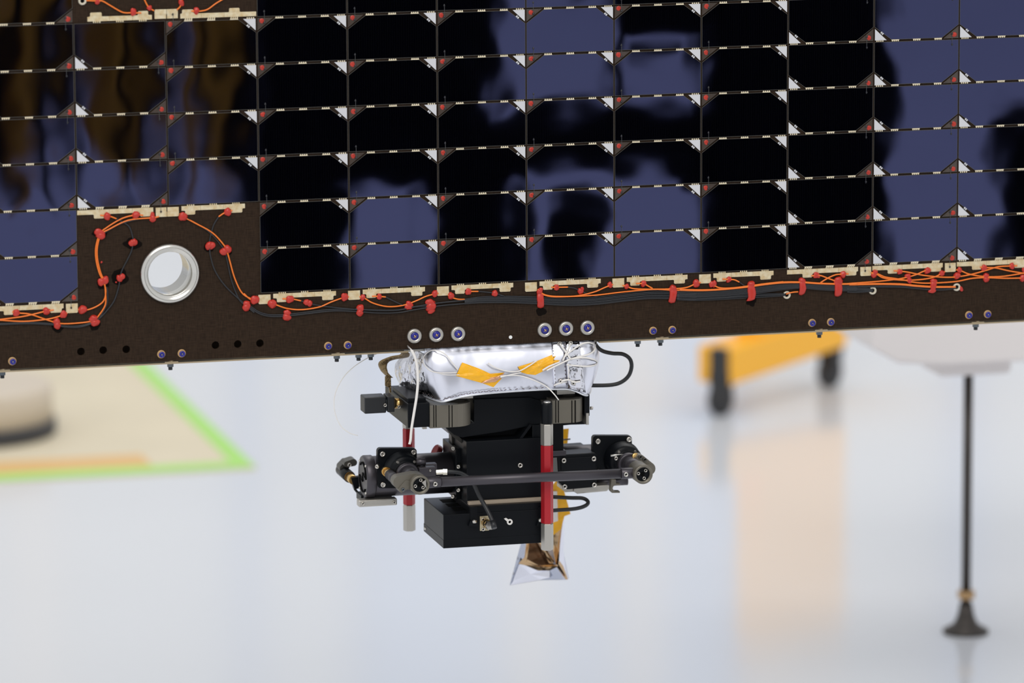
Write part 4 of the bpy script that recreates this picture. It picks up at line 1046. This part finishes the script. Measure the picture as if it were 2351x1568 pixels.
for t in (0.0, L):
    for s_ in (0.0,):
        c = cp(t, s_, .019)
        g = part('castor', MB().lathe(c - nx_ * .008 * KB, nx_, [(r_ * KB, t_ * KB) for r_, t_ in ((.014, 0), (.019, .003), (.019, .015), (.014, .018))], 20), wh, cart)
        part('castor_fork', MB().add([cp(t + dx_, s_ + dy_, z) for z, k in ((.018, .005), (.05, .010)) for dx_, dy_ in ((-k, -.012), (k, -.012), (k, .012), (-k, .012))], [(0, 3, 2, 1), (4, 5, 6, 7), (0, 1, 5, 4), (1, 2, 6, 5), (2, 3, 7, 6), (3, 0, 4, 7)]), wh, cart)
part('strut', obox(MB(), -.014, -.001, -.012, .008, .018, .082), wh, cart, .002)
# grey equipment on a slim levelling leg
fb = onfloor(2217, 1452)
eq = thing('equipment_stand', 'pale grey equipment base on a slim dark levelling leg at right', 'stand', fb)
def zat(px, py):
    d = ray(px, py); return (CAM + d * ((fb.y - CAM.y) / d.y))
legm = mat('dark_steel', (.055, .047, .042), .4, .5)
gp = mat('pale_grey_paint', (.80, .75, .73), .5)
def leg(px_off, par):
    b = V((fb.x + px_off, fb.y, 0)); zt = zat(2213, 862).z
    lg = part('leg', MB().cyl((b.x, b.y, .03), (b.x, b.y, zt), .0046 * KB, n=16), legm, par)
    part('foot_pad', MB().lathe((b.x, b.y, 0), (0, 0, 1), [(r_ * KB, t_ * KB) for r_, t_ in ((.0225, 0), (.0225, .003), (.012, .009), (.0085, .017), (.006, .03))], 28), legm, lg)
    part('lock_nut', MB().cyl((b.x, b.y, .039), (b.x, b.y, .048), .0085 * KB, n=6, smooth=False), M['tan'], lg)
leg(0, eq); leg(.42, eq)
e1 = zat(2132, 855); e2 = zat(2300, 855); e3 = zat(1965, 800)
part('socket', MB().box((e1.x, fb.y - .035, e1.z), (e2.x, fb.y + .035, e1.z + .03)), gp, eq, .006)
part('body', MB().prism([V((e3.x, fb.y - .06, e3.z + .07)), V((e3.x, fb.y - .06, e3.z + .01)), V((e3.x + .03, fb.y - .06, e3.z - .008)), V((e1.x - .0, fb.y - .06, e1.z + .018)), V((fb.x + .5, fb.y - .06, e1.z + .018)), V((fb.x + .5, fb.y - .06, e3.z + .07))], (0, .3, 0)), gp, eq, .004)

# ------------------------------------------------------------------ added things in front of the panel, for their reflections in the cells
dk = mat('matt_black', (.003, .003, .0035), .8, spec=.1)
RY = -2.0
rack = thing('added_dark_rack', 'made-up tall matt black rack facing the panel, for dark reflections in its cells', 'rack', (mir(1100, 700, RY).x, RY, 0))  # unseen, added and shaped for the dark reflections in the cells
def rbox(name, x1, y1, x2, y2, Y=RY, dep=.12, par=rack, m_=dk, bev=.02, floor=False):
    a_, b_ = mir(x1, y1, Y), mir(x2, y2, Y)
    part(name, MB().box((a_.x, Y - dep, 0 if floor else b_.z), (b_.x, Y, a_.z)), m_, par, bev)
rbox('dark_block', 598, -260, 1150, 300)
rbox('crossbeam', 590, 290, 1660, 392)
rbox('post', 600, 385, 808, 760, floor=True)
rbox('post', 1010, 385, 1205, 760, floor=True)
rbox('dark_block', 1648, -260, 2058, 760, floor=True)
rbox('header', 1140, -260, 1660, -28)
rbox('dark_box', 1425, -40, 1640, 80)
rbox('rail', 1398, -30, 1424, 300, dep=.03, bev=.005)
rbox('rail', 1455, 116, 1580, 140, dep=.03, bev=.005)
rbox('post', 1275, 470, 1385, 760, dep=.06, floor=True)
rbox('hanger', 1560, 380, 1650, 450, dep=.06)
rbox('float', 1560, 490, 1640, 590, dep=.08) if False else None
case = thing('added_dark_case', 'made-up black case on the floor, for a dark reflection in the right cells', 'case', (mir(2400, 700, -2.6).x, -2.6, 0))  # added out of view for the dark reflection at right
rbox('case_body', 2330, 260, 2560, 760, Y=-2.6, dep=.12, par=case, floor=True)
# amber curtain on a black rail, added for amber and dark reflections
AY = -3.2
am = mat('amber_film', (.62, .29, .016), .3, bump=.4, bscale=20)
cur = thing('added_amber_curtain', 'made-up amber curtain with ragged hem on black stand, for amber reflections in left cells', 'curtain', (mir(250, 500, AY).x, AY, 0))
rr = random.Random(5)
for k, (x, w, yb, m_) in enumerate(((-50, 40, 420, am), (10, 30, 400, dk), (40, 36, 440, am), (90, 30, 330, am), (140, 26, 420, dk), (205, 34, 300, am), (250, 26, 400, am), (285, 24, 410, dk), (330, 34, 380, am), (372, 16, 430, dk), (425, 26, 415, am), (470, 18, 330, dk), (505, 26, 390, am), (560, 40, 470, dk))):
    yb *= 1.2
    pl = [(x - w, -160), (x + w, -160), (x + w * .98, yb * .45), (x + w * .75, yb * .8), (x + w * .25, yb), (x - w * .2, yb), (x - w * .7, yb * .78), (x - w, yb * .4)]
    part('curtain_strip', MB().prism([mir(px, py, AY - .02 * (k % 3)) for px, py in pl], (0, -.012, 0)), m_, cur, .003)
rbox('top_rail', -140, -175, 600, -145, Y=AY - .01, dep=.04, par=cur, bev=.004)
a_ = mir(-140, -150, AY); b_ = mir(598, -150, AY)
for x in (a_.x, b_.x):
    part('stand_post', MB().cyl((x, AY - .03, 0), (x, AY - .03, a_.z + .02), .018, n=16), dk, cur)
